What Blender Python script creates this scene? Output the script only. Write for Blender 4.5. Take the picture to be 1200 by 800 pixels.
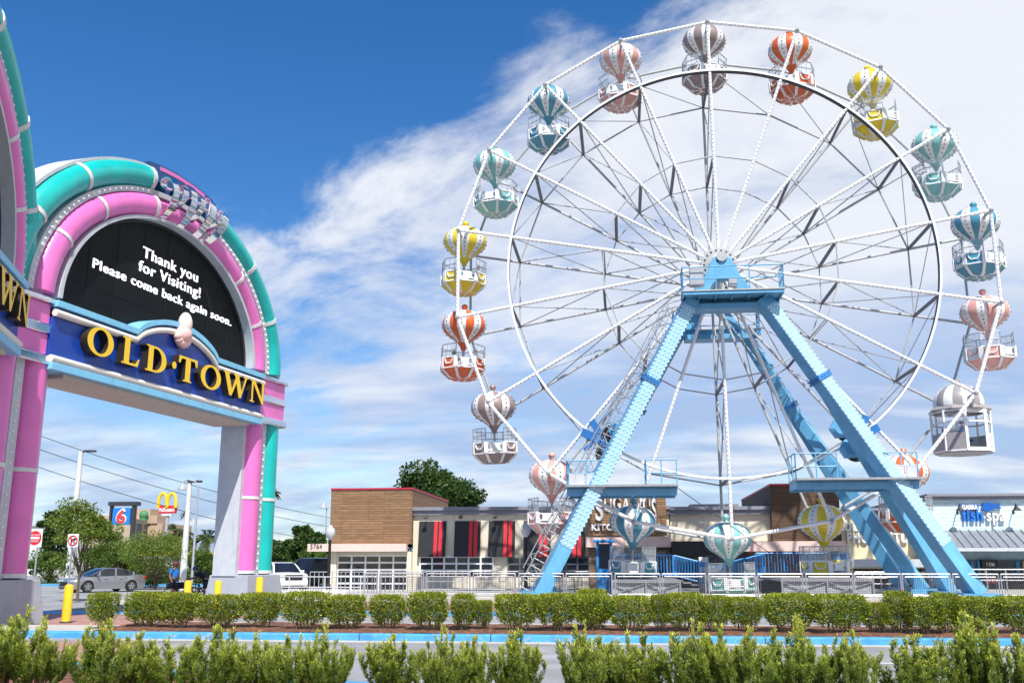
import bpy, math, random
import numpy as np
from mathutils import Vector, Matrix
for o in list(bpy.data.objects): bpy.data.objects.remove(o)
SC = bpy.context.scene
COL = SC.collection
R_ = math.radians
random.seed(7); RNG = np.random.default_rng(7)

# ------------------------------------------------------------------ camera
FPX, CAMH = 1150.0, 1.7
PITCH, YAW = math.atan(260/FPX), R_(6.36)
cd = bpy.data.cameras.new('camera'); cam = bpy.data.objects.new('camera', cd); COL.objects.link(cam)
cam.location = (0, 0, CAMH); cam.rotation_euler = (R_(90)+PITCH, 0, YAW)
cd.sensor_width = 36; cd.lens = FPX/1200*36; cd.clip_start = .1; cd.clip_end = 6000
SC.camera = cam
SC.render.resolution_x = 1024; SC.render.resolution_y = 682
SC.render.engine = 'CYCLES'
SC.view_settings.view_transform = 'Standard'; SC.view_settings.look = 'None'
SC.view_settings.gamma = 1; SC.view_settings.exposure = 0.30

# ------------------------------------------------------------------ light
SUNDIR = Vector((3.7, -12.7, 17.6)).normalized()          # towards the sun
ELEV = math.asin(SUNDIR.z); AZ = math.atan2(SUNDIR.x, SUNDIR.y)
sl = bpy.data.lights.new('sun', 'SUN'); sl.energy = 5.0; sl.angle = R_(.53); sl.color = (1, .965, .9)
so = bpy.data.objects.new('sun', sl); COL.objects.link(so); so.location = (0, -20, 60)
so.rotation_euler = SUNDIR.to_track_quat('Z', 'Y').to_euler()

# ------------------------------------------------------------------ world: blue sky with drifting cloud
W = bpy.data.worlds.new('World'); SC.world = W; W.use_nodes = True
nt = W.node_tree; N = nt.nodes; L = nt.links; N.clear()
def nd(t, **k):
    n = N.new(t)
    for a, b in k.items(): setattr(n, a, b)
    return n
def mth(op, a, b=None, c=None):
    n = nd('ShaderNodeMath', operation=op)
    for i, x in enumerate((a, b, c)):
        if x is None: continue
        if isinstance(x, (int, float)): n.inputs[i].default_value = x
        else: L.new(x, n.inputs[i])
    return n.outputs[0]
def ramp01(v, a, b):
    n = nd('ShaderNodeMapRange', interpolation_type='SMOOTHSTEP')
    L.new(v, n.inputs[0]); n.inputs[1].default_value = a; n.inputs[2].default_value = b
    return n.outputs[0]
sky = nd('ShaderNodeTexSky', sky_type='NISHITA', sun_disc=False, sun_elevation=ELEV, sun_rotation=AZ,
         air_density=1.0, dust_density=.25, ozone_density=4.0)
hsv = nd('ShaderNodeHueSaturation'); hsv.inputs['Hue'].default_value = .505; hsv.inputs['Saturation'].default_value = 1.30; hsv.inputs['Value'].default_value = 1.0
L.new(sky.outputs[0], hsv.inputs['Color'])
b1 = nd('ShaderNodeBackground'); b1.inputs[1].default_value = .125; L.new(hsv.outputs[0], b1.inputs[0])
tc = nd('ShaderNodeTexCoord'); sep = nd('ShaderNodeSeparateXYZ'); L.new(tc.outputs['Generated'], sep.inputs[0])
az = mth('MULTIPLY', mth('ARCTAN2', sep.outputs[0], sep.outputs[1]), 57.2958)
el = mth('MULTIPLY', mth('ARCSINE', sep.outputs[2]), 57.2958)
zz = mth('ADD', mth('MAXIMUM', sep.outputs[2], .02), .22)
cx = mth('DIVIDE', sep.outputs[0], zz); cy = mth('DIVIDE', sep.outputs[1], zz)
comb = nd('ShaderNodeCombineXYZ'); L.new(cx, comb.inputs[0]); L.new(cy, comb.inputs[1])
def noise(scale, detail, rough, dist, rot=0, sx=1, sy=1, off=0):
    mp = nd('ShaderNodeMapping', vector_type='TEXTURE'); L.new(comb.outputs[0], mp.inputs[0])
    mp.inputs['Rotation'].default_value[2] = R_(rot); mp.inputs['Scale'].default_value = (sx, sy, 1); mp.inputs['Location'].default_value = (off, off*.7, 0)
    n = nd('ShaderNodeTexNoise'); L.new(mp.outputs[0], n.inputs[0])
    n.inputs['Scale'].default_value = scale; n.inputs['Detail'].default_value = detail; n.inputs['Roughness'].default_value = rough; n.inputs['Distortion'].default_value = dist
    return n.outputs[0]
n_wisp = noise(2.9, 12, .62, .35, rot=-33, sx=1.3, sy=.80, off=3.1)
n_big = noise(1.35, 9, .58, .2, off=8.3)
n_low = noise(1.7, 6, .55, .2, rot=0, sx=1.7, sy=.7, off=1.7)
wob = mth('MULTIPLY', mth('SUBTRACT', n_wisp, .5), 34.0)
azw = mth('ADD', az, wob)
c_left = ramp01(azw, -36.0, -8.0)
elb = mth('ADD', mth('MULTIPLY', mth('ADD', az, 22.8), .33), 23.5)
dlt = mth('ADD', mth('SUBTRACT', elb, el), mth('MULTIPLY', wob, .5))
c_top = ramp01(dlt, -5.0, 9.0)
c_low = ramp01(mth('ADD', el, mth('MULTIPLY', wob, .55)), 13.0, 4.0)
cov = mth('MAXIMUM', mth('MULTIPLY', c_left, c_top), mth('MULTIPLY', c_low, .85))
tex = mth('ADD', mth('MULTIPLY', n_big, .80), mth('MULTIPLY', n_wisp, .68))
dens = ramp01(mth('ADD', tex, mth('MULTIPLY', cov, .50)), .84, 1.30)
dens = mth('MULTIPLY', dens, ramp01(cov, .0, .35))
dens = mth('MULTIPLY', dens, .93)
shade = ramp01(mth('ADD', n_low, mth('MULTIPLY', n_big, .25)), .46, .68)
low = ramp01(el, 20.0, 8.0)
ccol = nd('ShaderNodeMix', data_type='RGBA'); L.new(mth('MULTIPLY', mth('MULTIPLY', shade, low), .9), ccol.inputs[0])
ccol.inputs[6].default_value = (.83, .85, .90, 1); ccol.inputs[7].default_value = (.34, .47, .73, 1)
b2 = nd('ShaderNodeBackground'); b2.inputs[1].default_value = .90; L.new(ccol.outputs[2], b2.inputs[0])
mx = nd('ShaderNodeMixShader'); L.new(dens, mx.inputs[0]); L.new(b1.outputs[0], mx.inputs[1]); L.new(b2.outputs[0], mx.inputs[2])
wo = nd('ShaderNodeOutputWorld'); L.new(mx.outputs[0], wo.inputs[0])

# ------------------------------------------------------------------ pixel rays of the photograph -> places in the world
def ray(px, py):
    u = (px-600)/FPX; v = (400-py)/FPX; c, s = math.cos(PITCH), math.sin(PITCH)
    y = c-v*s; z = s+v*c; cy_, sy_ = math.cos(YAW), math.sin(YAW)
    return Vector((u*cy_-y*sy_, u*sy_+y*cy_, z))
def A(px, py, Y):
    r = ray(px, py); return Vector((0, 0, CAMH))+r*(Y/r.y)
def G(px, py, Z=0.0):
    r = ray(px, py); return Vector((0, 0, CAMH))+r*((Z-CAMH)/r.z)
def AX(px, Y): return A(px, 640, Y).x
def AZ_(py, Y, px=700): return A(px, py, Y).z

# ------------------------------------------------------------------ materials
def mat(name, col, rough=.55, metal=0.0, var=.12, scale=3.0, bump=0.0, bscale=None, emit=0.0, spec=.5, coat=0.0, detail=6):
    m = bpy.data.materials.new(name); m.use_nodes = True
    t = m.node_tree; b = t.nodes['Principled BSDF']
    b.inputs['Roughness'].default_value = rough; b.inputs['Metallic'].default_value = metal
    b.inputs['Specular IOR Level'].default_value = spec
    if coat: b.inputs['Coat Weight'].default_value = coat; b.inputs['Coat Roughness'].default_value = .1
    c = (*col, 1)
    tcn = t.nodes.new('ShaderNodeTexCoord')
    nz = t.nodes.new('ShaderNodeTexNoise'); nz.inputs['Scale'].default_value = scale; nz.inputs['Detail'].default_value = detail
    t.links.new(tcn.outputs['Object'], nz.inputs[0])
    mr = t.nodes.new('ShaderNodeMapRange'); mr.inputs[1].default_value = .3; mr.inputs[2].default_value = .7
    mr.inputs[3].default_value = 1-var; mr.inputs[4].default_value = 1+var
    t.links.new(nz.outputs[0], mr.inputs[0])
    vm = t.nodes.new('ShaderNodeVectorMath'); vm.operation = 'SCALE'; vm.inputs[0].default_value = col
    t.links.new(mr.outputs[0], vm.inputs['Scale']); t.links.new(vm.outputs[0], b.inputs['Base Color'])
    if emit:
        b.inputs['Emission Color'].default_value = c; b.inputs['Emission Strength'].default_value = emit
    if bump:
        n2 = t.nodes.new('ShaderNodeTexNoise'); n2.inputs['Scale'].default_value = bscale or scale*6; n2.inputs['Detail'].default_value = 8
        t.links.new(tcn.outputs['Object'], n2.inputs[0])
        bp = t.nodes.new('ShaderNodeBump'); bp.inputs['Strength'].default_value = bump; bp.inputs['Distance'].default_value = .02
        t.links.new(n2.outputs[0], bp.inputs['Height']); t.links.new(bp.outputs[0], b.inputs['Normal'])
    return m
def foliage(name, col, col2, scale=1.2, trans=.35, tip=None, rough=.5):
    m = bpy.data.materials.new(name); m.use_nodes = True; t = m.node_tree; b = t.nodes['Principled BSDF']
    b.inputs['Roughness'].default_value = rough; b.inputs['Specular IOR Level'].default_value = .35
    tcn = t.nodes.new('ShaderNodeTexCoord'); nz = t.nodes.new('ShaderNodeTexNoise'); nz.inputs['Scale'].default_value = scale; nz.inputs['Detail'].default_value = 5
    t.links.new(tcn.outputs['Object'], nz.inputs[0])
    mr = t.nodes.new('ShaderNodeMapRange'); mr.inputs[1].default_value = .35; mr.inputs[2].default_value = .65; t.links.new(nz.outputs[0], mr.inputs[0])
    mxn = t.nodes.new('ShaderNodeMix'); mxn.data_type = 'RGBA'; t.links.new(mr.outputs[0], mxn.inputs[0])
    mxn.inputs[6].default_value = (*col, 1); mxn.inputs[7].default_value = (*col2, 1)
    out = mxn.outputs[2]
    at = t.nodes.new('ShaderNodeAttribute'); at.attribute_name = 'rnd'
    vm = t.nodes.new('ShaderNodeVectorMath'); vm.operation = 'SCALE'
    m3 = t.nodes.new('ShaderNodeMapRange'); m3.inputs[3].default_value = .65; m3.inputs[4].default_value = 1.4
    t.links.new(at.outputs['Fac'], m3.inputs[0])
    if tip:
        a2 = t.nodes.new('ShaderNodeAttribute'); a2.attribute_name = 'tip'
        m2 = t.nodes.new('ShaderNodeMix'); m2.data_type = 'RGBA'; t.links.new(a2.outputs['Fac'], m2.inputs[0])
        t.links.new(out, m2.inputs[6]); m2.inputs[7].default_value = (*tip, 1); out = m2.outputs[2]
    t.links.new(out, vm.inputs[0]); t.links.new(m3.outputs[0], vm.inputs['Scale']); out = vm.outputs[0]
    t.links.new(out, b.inputs['Base Color'])
    tr = t.nodes.new('ShaderNodeBsdfTranslucent'); t.links.new(out, tr.inputs[0])
    ms = t.nodes.new('ShaderNodeMixShader'); ms.inputs[0].default_value = trans
    t.links.new(b.outputs[0], ms.inputs[1]); t.links.new(tr.outputs[0], ms.inputs[2])
    t.links.new(ms.outputs[0], t.nodes['Material Output'].inputs[0])
    return m
def planks(name, c1, c2, mortar, bw, bh, plane='XZ', rough=.75, msize=.012):
    m = bpy.data.materials.new(name); m.use_nodes = True; t = m.node_tree; b = t.nodes['Principled BSDF']; b.inputs['Roughness'].default_value = rough
    tcn = t.nodes.new('ShaderNodeTexCoord'); s = t.nodes.new('ShaderNodeSeparateXYZ'); t.links.new(tcn.outputs['Object'], s.inputs[0])
    cb = t.nodes.new('ShaderNodeCombineXYZ'); t.links.new(s.outputs['XYZ'.index(plane[0])], cb.inputs[0]); t.links.new(s.outputs['XYZ'.index(plane[1])], cb.inputs[1])
    br = t.nodes.new('ShaderNodeTexBrick'); t.links.new(cb.outputs[0], br.inputs[0])
    br.inputs['Color1'].default_value = (*c1, 1); br.inputs['Color2'].default_value = (*c2, 1); br.inputs['Mortar'].default_value = (*mortar, 1)
    br.inputs['Scale'].default_value = 1; br.inputs['Mortar Size'].default_value = msize; br.inputs['Brick Width'].default_value = bw; br.inputs['Row Height'].default_value = bh
    br.inputs['Bias'].default_value = 0; br.offset = .37
    nz = t.nodes.new('ShaderNodeTexNoise'); mp = t.nodes.new('ShaderNodeMapping'); mp.inputs['Scale'].default_value = (1.2, 1.2, 14) if plane[1] == 'Z' else (4, 4, 4)
    t.links.new(tcn.outputs['Object'], mp.inputs[0]); t.links.new(mp.outputs[0], nz.inputs[0]); nz.inputs['Scale'].default_value = 1.5; nz.inputs['Detail'].default_value = 6
    mr = t.nodes.new('ShaderNodeMapRange'); mr.inputs[1].default_value = .3; mr.inputs[2].default_value = .7; mr.inputs[3].default_value = .7; mr.inputs[4].default_value = 1.25; t.links.new(nz.outputs[0], mr.inputs[0])
    vm = t.nodes.new('ShaderNodeVectorMath'); vm.operation = 'SCALE'; t.links.new(br.outputs[0], vm.inputs[0]); t.links.new(mr.outputs[0], vm.inputs['Scale'])
    t.links.new(vm.outputs[0], b.inputs['Base Color'])
    return m
def clear_sheet(name, col, alpha, rough=.1):
    m = bpy.data.materials.new(name); m.use_nodes = True; t = m.node_tree; b = t.nodes['Principled BSDF']
    b.inputs['Base Color'].default_value = (*col, 1); b.inputs['Roughness'].default_value = rough
    tr = t.nodes.new('ShaderNodeBsdfTransparent'); ms = t.nodes.new('ShaderNodeMixShader'); ms.inputs[0].default_value = alpha
    t.links.new(tr.outputs[0], ms.inputs[1]); t.links.new(b.outputs[0], ms.inputs[2]); t.links.new(ms.outputs[0], t.nodes['Material Output'].inputs[0])
    return m
M = {}
M['white'] = mat('white_paint', (.78, .78, .78), .4, var=.05)
M['offwhite'] = mat('aged_white_paint', (.66, .66, .65), .5, var=.12, scale=8)
M['grey'] = mat('grey_paint', (.36, .37, .40), .5, var=.08)
M['lgrey'] = mat('light_grey_paint', (.52, .54, .58), .5, var=.08)
M['dgrey'] = mat('dark_grey_paint', (.09, .09, .10), .6, var=.15)
M['steel'] = mat('galvanised_steel', (.42, .43, .45), .42, .55, var=.12, scale=12)
M['darksteel'] = mat('dark_steel', (.06, .06, .07), .5, .4, var=.2)
M['chrome'] = mat('polished_chrome', (.82, .82, .84), .08, 1.0, var=.02)
M['black'] = mat('black', (.012, .012, .014), .5, var=.2)
M['rubber'] = mat('rubber', (.02, .02, .02), .8, var=.2)
M['ltblue'] = mat('light_blue_paint', (.12, .375, .61), .38, var=.12, scale=1.6)
M['blue'] = mat('mid_blue_paint', (.02, .15, .42), .4, var=.08)
M['panelblue'] = mat('perforated_light_blue', (.30, .55, .70), .45, var=.05)
M['bulb'] = mat('frosted_bulb', (.88, .88, .86), .25, var=.02)
M['pink'] = mat('pink_paint', (.74, .165, .49), .36, var=.10, scale=1.1, coat=.25)
M['teal'] = mat('teal_paint', (.003, .44, .41), .36, var=.12, scale=1.1, coat=.25)
M['signblue'] = mat('sign_blue', (.008, .055, .36), .35, var=.06, coat=.3)
M['skyblue'] = mat('pale_blue_trim', (.22, .56, .80), .4, var=.05)
M['navy'] = mat('navy_scroll', (.012, .07, .22), .45, var=.1)
M['cream_pipe'] = mat('cream_pipe', (.76, .72, .66), .4, var=.04)
M['shell'] = mat('shell_pink', (.80, .52, .48), .5, var=.05)
M['gold'] = mat('yellow_letter', (.92, .60, .03), .4, var=.03)
M['letterside'] = mat('dark_letter_return', (.025, .018, .012), .5)
M['screen'] = mat('led_screen', (.006, .007, .008), .6, var=.4, scale=.8, spec=.18); M['seam'] = mat('panel_seam', (.016, .017, .019), .6, spec=.2)
M['dotbulb'] = mat('small_bulb', (.74, .80, .83), .3, var=.06)
M['glow'] = mat('lit_white_text', (1, 1, 1), .5, emit=.95, var=0)
M['beige'] = mat('beige_soffit', (.54, .47, .39), .7, var=.06)
M['plinth'] = mat('grey_stucco', (.34, .36, .41), .85, var=.06, bump=.25, bscale=40)
M['yellow'] = mat('bollard_yellow', (.88, .56, .02), .45, var=.06)
M['cream'] = mat('cream_stucco', (.70, .63, .50), .9, var=.05, scale=1.5, bump=.15, bscale=30)
M['cream2'] = mat('yellow_cream_stucco', (.74, .64, .42), .9, var=.05, scale=1.5)
M['pinkband'] = mat('pale_pink_fascia', (.72, .52, .46), .8, var=.05)
M['cornice'] = mat('grey_cornice', (.22, .22, .26), .6, var=.1)
M['red'] = mat('red_paint', (.62, .02, .03), .45, var=.08)
M['redcap'] = mat('red_capping', (.45, .015, .05), .5, var=.1)
M['glass'] = mat('window_glass', (.012, .015, .02), .06, spec=.8, var=.5, scale=.9)
M['bluewin'] = mat('blue_window', (.015, .04, .16), .1, var=.5, scale=1.5)
M['wood'] = planks('weathered_wood', (.30, .17, .085), (.21, .115, .055), (.06, .035, .02), 2.6, .15)
M['darkwood'] = planks('dark_wood', (.12, .065, .035), (.085, .048, .027), (.03, .018, .01), 2.2, .15)
M['siding'] = planks('pale_siding', (.60, .76, .80), (.63, .78, .82), (.38, .50, .54), 9, .2, msize=.014)
M['stone'] = planks('brown_stone', (.26, .17, .11), (.16, .11, .08), (.08, .06, .05), .45, .16)
M['roofmetal'] = mat('metal_roof', (.27, .29, .33), .45, .3, var=.08)
M['bark'] = mat('bark', (.13, .095, .065), .9, var=.3, scale=14, bump=.6, bscale=30)
M['stem'] = mat('shrub_stem', (.24, .17, .11), .9, var=.3, scale=10)
M['skin'] = mat('skin', (.22, .11, .07), .55, var=.05)
M['skin2'] = mat('light_skin', (.42, .24, .17), .55, var=.05)
M['tshirt'] = mat('blue_shirt', (.02, .16, .50), .8, var=.1)
M['dshirt'] = mat('dark_navy_shirt', (.008, .010, .026), .8, var=.1)
M['concrete'] = mat('concrete', (.46, .44, .41), .9, var=.10, scale=1.2, bump=.2, bscale=30)
M['palmtrunk'] = mat('palm_trunk', (.17, .13, .095), .9, var=.3, scale=9)
M['silver'] = mat('silver_car_paint', (.34, .345, .36), .28, .6, var=.03, coat=.6)
M['carwhite'] = mat('white_car_paint', (.78, .78, .77), .3, var=.02, coat=.6)
M['carblack'] = mat('black_car_paint', (.012, .012, .014), .25, var=.05, coat=.7)
M['lamp'] = mat('lamp_lens', (.50, .52, .55), .15, var=.02)
M['redlamp'] = mat('tail_lens', (.45, .01, .01), .2)
def weather(m, col, amount=.35, sx=3.0, sz=.35, lo=.56, hi=.72):
    # streaks of grime or rust that run down the surface
    t = m.node_tree; b = t.nodes['Principled BSDF']; src = b.inputs['Base Color'].links[0].from_socket
    tcn = t.nodes.new('ShaderNodeTexCoord'); mp = t.nodes.new('ShaderNodeMapping'); mp.inputs['Scale'].default_value = (sx, sx, sz); t.links.new(tcn.outputs['Object'], mp.inputs[0])
    nz = t.nodes.new('ShaderNodeTexNoise'); nz.inputs['Scale'].default_value = 1.6; nz.inputs['Detail'].default_value = 9; nz.inputs['Roughness'].default_value = .68; t.links.new(mp.outputs[0], nz.inputs[0])
    mr = t.nodes.new('ShaderNodeMapRange'); mr.inputs[1].default_value = lo; mr.inputs[2].default_value = hi; mr.inputs[4].default_value = amount; t.links.new(nz.outputs[0], mr.inputs[0])
    mxn = t.nodes.new('ShaderNodeMix'); mxn.data_type = 'RGBA'; t.links.new(mr.outputs[0], mxn.inputs[0]); t.links.new(src, mxn.inputs[6]); mxn.inputs[7].default_value = (*col, 1)
    t.links.new(mxn.outputs[2], b.inputs['Base Color'])
weather(M['ltblue'], (.12, .15, .17), .45); weather(M['pink'], (.50, .26, .40), .55, 2.2, .5); weather(M['teal'], (.08, .28, .27), .5, 2.2, .5)
weather(M['offwhite'], (.30, .26, .21), .5, 4, .6); weather(M['cream'], (.42, .36, .27), .45, 1.5, .25); weather(M['cream2'], (.44, .38, .26), .45, 1.5, .25); weather(M['plinth'], (.19, .19, .20), .5, 1.6, .3)
weather(M['yellow'], (.35, .24, .06), .5, 6, 2); weather(M['skyblue'], (.14, .27, .34), .5, 2, .6); weather(M['pinkband'], (.38, .27, .23), .4, 1.5, .4); weather(M['roofmetal'], (.14, .13, .12), .4, 1.5, .6)
weather(M['wood'], (.20, .17, .14), .6, 1.2, .35); weather(M['darkwood'], (.05, .045, .04), .6, 1.2, .35); weather(M['lgrey'], (.28, .27, .26), .45, 2, .4); weather(M['black'], (.05, .05, .05), .6, 1.5, .5)
M['frame_grey'] = mat('shaded_grey_paint', (.40, .41, .42), .5, var=.15, scale=6)  # grey taken darker to put the shade of the wheel's rear members into the paint
M['clear'] = clear_sheet('clear_guard', (.72, .77, .82), .25)
M['wire'] = clear_sheet('wire_mesh', (.30, .31, .33), .30, .6)

# ------------------------------------------------------------------ mesh builder
ROOT = {}
class MB:
    def __init__(s): s.v = []; s.f = []; s.m = []; s.n = 0
    def add(s, vs, fs, mi=0):
        s.v.extend([tuple(p) for p in vs]); n = s.n
        s.f.extend([tuple(i+n for i in f) for f in fs]); s.m.extend([mi]*len(fs)); s.n += len(vs)
    def box(s, c, size, mi=0, ax=None):
        c = Vector(c); hx, hy, hz = size[0]/2, size[1]/2, size[2]/2
        ax = ax or (Vector((1, 0, 0)), Vector((0, 1, 0)), Vector((0, 0, 1)))
        vs = [c+ax[0]*(a*hx)+ax[1]*(b*hy)+ax[2]*(d*hz) for d in (-1, 1) for a, b in ((-1, -1), (1, -1), (1, 1), (-1, 1))]
        s.add(vs, [(3, 2, 1, 0), (4, 5, 6, 7), (0, 1, 5, 4), (1, 2, 6, 5), (2, 3, 7, 6), (3, 0, 4, 7)], mi)
    def bb(s, x0, x1, y0, y1, z0, z1, mi=0):
        s.box(((x0+x1)/2, (y0+y1)/2, (z0+z1)/2), (abs(x1-x0), abs(y1-y0), abs(z1-z0)), mi)
    def bar(s, p0, p1, w, h, mi=0, up=(0, 0, 1)):
        p0, p1 = Vector(p0), Vector(p1); d = p1-p0; l = d.length; d.normalize(); up = Vector(up)
        x = d.cross(up)
        if x.length < 1e-4: x = d.cross(Vector((0, 1, 0)))
        x.normalize(); y = x.cross(d)
        s.box((p0+p1)/2, (w, h, l), mi, (x, y, d))
    def tube(s, pts, r, n=8, mi=0, closed=False, caps=True):
        pts = [Vector(p) for p in pts]; k = len(pts); rs = r if isinstance(r, (list, tuple)) else [r]*k
        rings = []; ref = None
        for i, p in enumerate(pts):
            a = pts[i-1] if (i or closed) else p; b = pts[(i+1) % k] if (i < k-1 or closed) else p
            d = (b-a).normalized()
            if ref is None:
                ref = d.cross(Vector((0, 0, 1)))
                if ref.length < .1: ref = d.cross(Vector((1, 0, 0)))
            x = (ref-d*ref.dot(d))
            if x.length < 1e-5: x = d.cross(Vector((0, 1, 0)))
            x.normalize(); ref = x; y = d.cross(x)
            rings.append([p+(x*math.cos(2*math.pi*j/n)+y*math.sin(2*math.pi*j/n))*rs[i] for j in range(n)])
        vs = [q for rg in rings for q in rg]; fs = []
        for i in range(k if closed else k-1):
            a, b = i*n, ((i+1) % k)*n
            for j in range(n): fs.append((a+j, a+(j+1) % n, b+(j+1) % n, b+j))
        if caps and not closed: fs.append(tuple(range(n-1, -1, -1))); fs.append(tuple((k-1)*n+j for j in range(n)))
        s.add(vs, fs, mi)
    def lathe(s, c, prof, n=24, mi=0, pick=None, ax=None):
        c = Vector(c); X, Y, Z = ax or (Vector((1, 0, 0)), Vector((0, 1, 0)), Vector((0, 0, 1)))
        vs = []
        for r, z in prof:
            for j in range(n): t = 2*math.pi*j/n; vs.append(c+X*(r*math.cos(t))+Y*(r*math.sin(t))+Z*z)
        base = s.n; s.v.extend([tuple(v) for v in vs]); s.n += len(vs)
        for i in range(len(prof)-1):
            for j in range(n):
                a, b = base+i*n, base+(i+1)*n
                s.f.append((a+j, a+(j+1) % n, b+(j+1) % n, b+j)); s.m.append(pick(i, j) if pick else mi)
        s.f.append(tuple(base+j for j in range(n-1, -1, -1))); s.m.append(pick(0, 0) if pick else mi)
        s.f.append(tuple(base+(len(prof)-1)*n+j for j in range(n))); s.m.append(pick(len(prof)-2, 0) if pick else mi)
    def ball(s, c, r, n=8, k=5, mi=0, sq=(1, 1, 1)):
        c = Vector(c); vs = []; fs = []
        for i in range(1, k):
            ph = math.pi*i/k
            for j in range(n): t = 2*math.pi*j/n; vs.append(c+Vector((r*math.sin(ph)*math.cos(t)*sq[0], r*math.sin(ph)*math.sin(t)*sq[1], r*math.cos(ph)*sq[2])))
        vs += [c+Vector((0, 0, r*sq[2])), c-Vector((0, 0, r*sq[2]))]; T, B = len(vs)-2, len(vs)-1
        for i in range(k-2):
            for j in range(n): fs.append((i*n+j, (i+1)*n+j, (i+1)*n+(j+1) % n, i*n+(j+1) % n))
        for j in range(n): fs.append((T, j, (j+1) % n)); fs.append((B, (k-2)*n+(j+1) % n, (k-2)*n+j))
        s.add(vs, fs, mi)
    def prism(s, poly, fr, d0, d1, mi=0, side=None):
        o, x, y, nn = fr; k = len(poly)
        vs = [o+x*a+y*b+nn*d0 for a, b in poly]+[o+x*a+y*b+nn*d1 for a, b in poly]
        s.add(vs, [tuple(range(k-1, -1, -1)), tuple(range(k, 2*k))], mi)
        n = s.n-2*k
        for j in range(k): s.f.append((n+j, n+(j+1) % k, n+k+(j+1) % k, n+k+j)); s.m.append(mi if side is None else side)
    def mesh_from(s, me, fr, mi=0, side=None, scale=1.0):
        o, x, y, nn = fr
        vs = [o+x*(v.co.x*scale)+y*(v.co.y*scale)+nn*v.co.z for v in me.vertices]
        n = s.n; s.v.extend([tuple(v) for v in vs]); s.n += len(vs)
        for p in me.polygons:
            s.f.append(tuple(n+i for i in p.vertices)); s.m.append(mi if (side is None or abs(p.normal.z) > .5) else side)
    def text(s, txt, fr, size, depth, mi=0, align='LEFT', bold=.0, width=None, side=None, base=0.0):
        cu = bpy.data.curves.new('t', 'FONT'); cu.body = txt; cu.size = size; cu.extrude = depth/2; cu.offset = bold; cu.align_x = align; cu.resolution_u = 4; cu.space_character = 1.10
        o = bpy.data.objects.new('t', cu); COL.objects.link(o)
        me = bpy.data.meshes.new_from_object(o.evaluated_get(bpy.context.evaluated_depsgraph_get()))
        bpy.data.objects.remove(o); bpy.data.curves.remove(cu)
        if width:
            xs = [v.co.x for v in me.vertices]; k = width/(max(xs)-min(xs)); c = 0 if align == 'CENTER' else min(xs)
            for v in me.vertices: v.co.x = (v.co.x-c)*k+(0 if align == 'CENTER' else 0)
        for v in me.vertices: v.co.z += depth/2+base
        s.mesh_from(me, fr, mi, side); bpy.data.meshes.remove(me)
    def build(s, name, mats, parent=None, smooth=35, bevel=0.0, loc=None):
        if not isinstance(mats, (list, tuple)): mats = [mats]
        me = bpy.data.meshes.new(name); off = Vector(loc) if loc is not None else ROOT.get(parent, Vector((0, 0, 0)))
        me.from_pydata([(a-off.x, b-off.y, c-off.z) for a, b, c in s.v], [], s.f)
        for m_ in mats: me.materials.append(m_)
        me.polygons.foreach_set('material_index', s.m); me.update()
        if smooth: me.shade_smooth(); me.set_sharp_from_angle(angle=R_(smooth))
        o = bpy.data.objects.new(name, me); COL.objects.link(o)
        if parent is not None: o.parent = parent; ROOT[o] = off
        elif loc is not None: o.location = loc; ROOT[o] = off
        else: ROOT[o] = Vector((0, 0, 0))
        if bevel:
            b = o.modifiers.new('bevel', 'BEVEL'); b.width = bevel; b.segments = 2; b.limit_method = 'ANGLE'; b.angle_limit = R_(40); b.harden_normals = False
        return o
def tag(o, label=None, cat=None, group=None, kind=None):
    if label: o['label'] = label
    if cat: o['category'] = cat
    if group: o['group'] = group
    if kind: o['kind'] = kind
    return o
def thing(name, label, cat, loc=(0, 0, 0), group=None):
    o = bpy.data.objects.new(name, None); COL.objects.link(o); o.empty_display_size = .2
    o.location = loc; ROOT[o] = Vector(loc); return tag(o, label, cat, group)
def kids(o): return [c for c in bpy.data.objects if c.parent == o]
def copy_tree(o, loc=None, rz=None, label=None, parent=None, scale=None):
    c = o.copy(); COL.objects.link(c)
    if parent is not None: c.parent = parent
    if loc is not None: c.location = loc
    if rz is not None: c.rotation_euler = (0, 0, rz)
    if scale is not None: c.scale = scale
    if label: c['label'] = label
    for ch in kids(o): copy_tree(ch, parent=c)
    return c
def structure(name, mb, m, **k):
    o = mb.build(name, m, **k); o['kind'] = 'structure'; return o
def single(name, mb, m, label, cat, loc, group=None, **k):
    return tag(mb.build(name, m, loc=loc, **k), label, cat, group)
X_, Y_, Z_ = Vector((1, 0, 0)), Vector((0, 1, 0)), Vector((0, 0, 1))
def front(x, y, z): return (Vector((x, y, z)), X_, Z_, -Y_)       # a frame on a wall that faces the viewer
ORD = ['first', 'second', 'third', 'fourth', 'fifth', 'sixth', 'seventh', 'eighth', 'ninth', 'tenth', 'eleventh', 'twelfth', 'thirteenth', 'fourteenth', 'fifteenth', 'sixteenth', 'seventeenth', 'eighteenth', 'nineteenth', 'twentieth', 'twenty-first', 'twenty-second', 'twenty-third', 'twenty-fourth', 'twenty-fifth', 'twenty-sixth', 'twenty-seventh', 'twenty-eighth', 'twenty-ninth', 'thirtieth']

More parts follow.
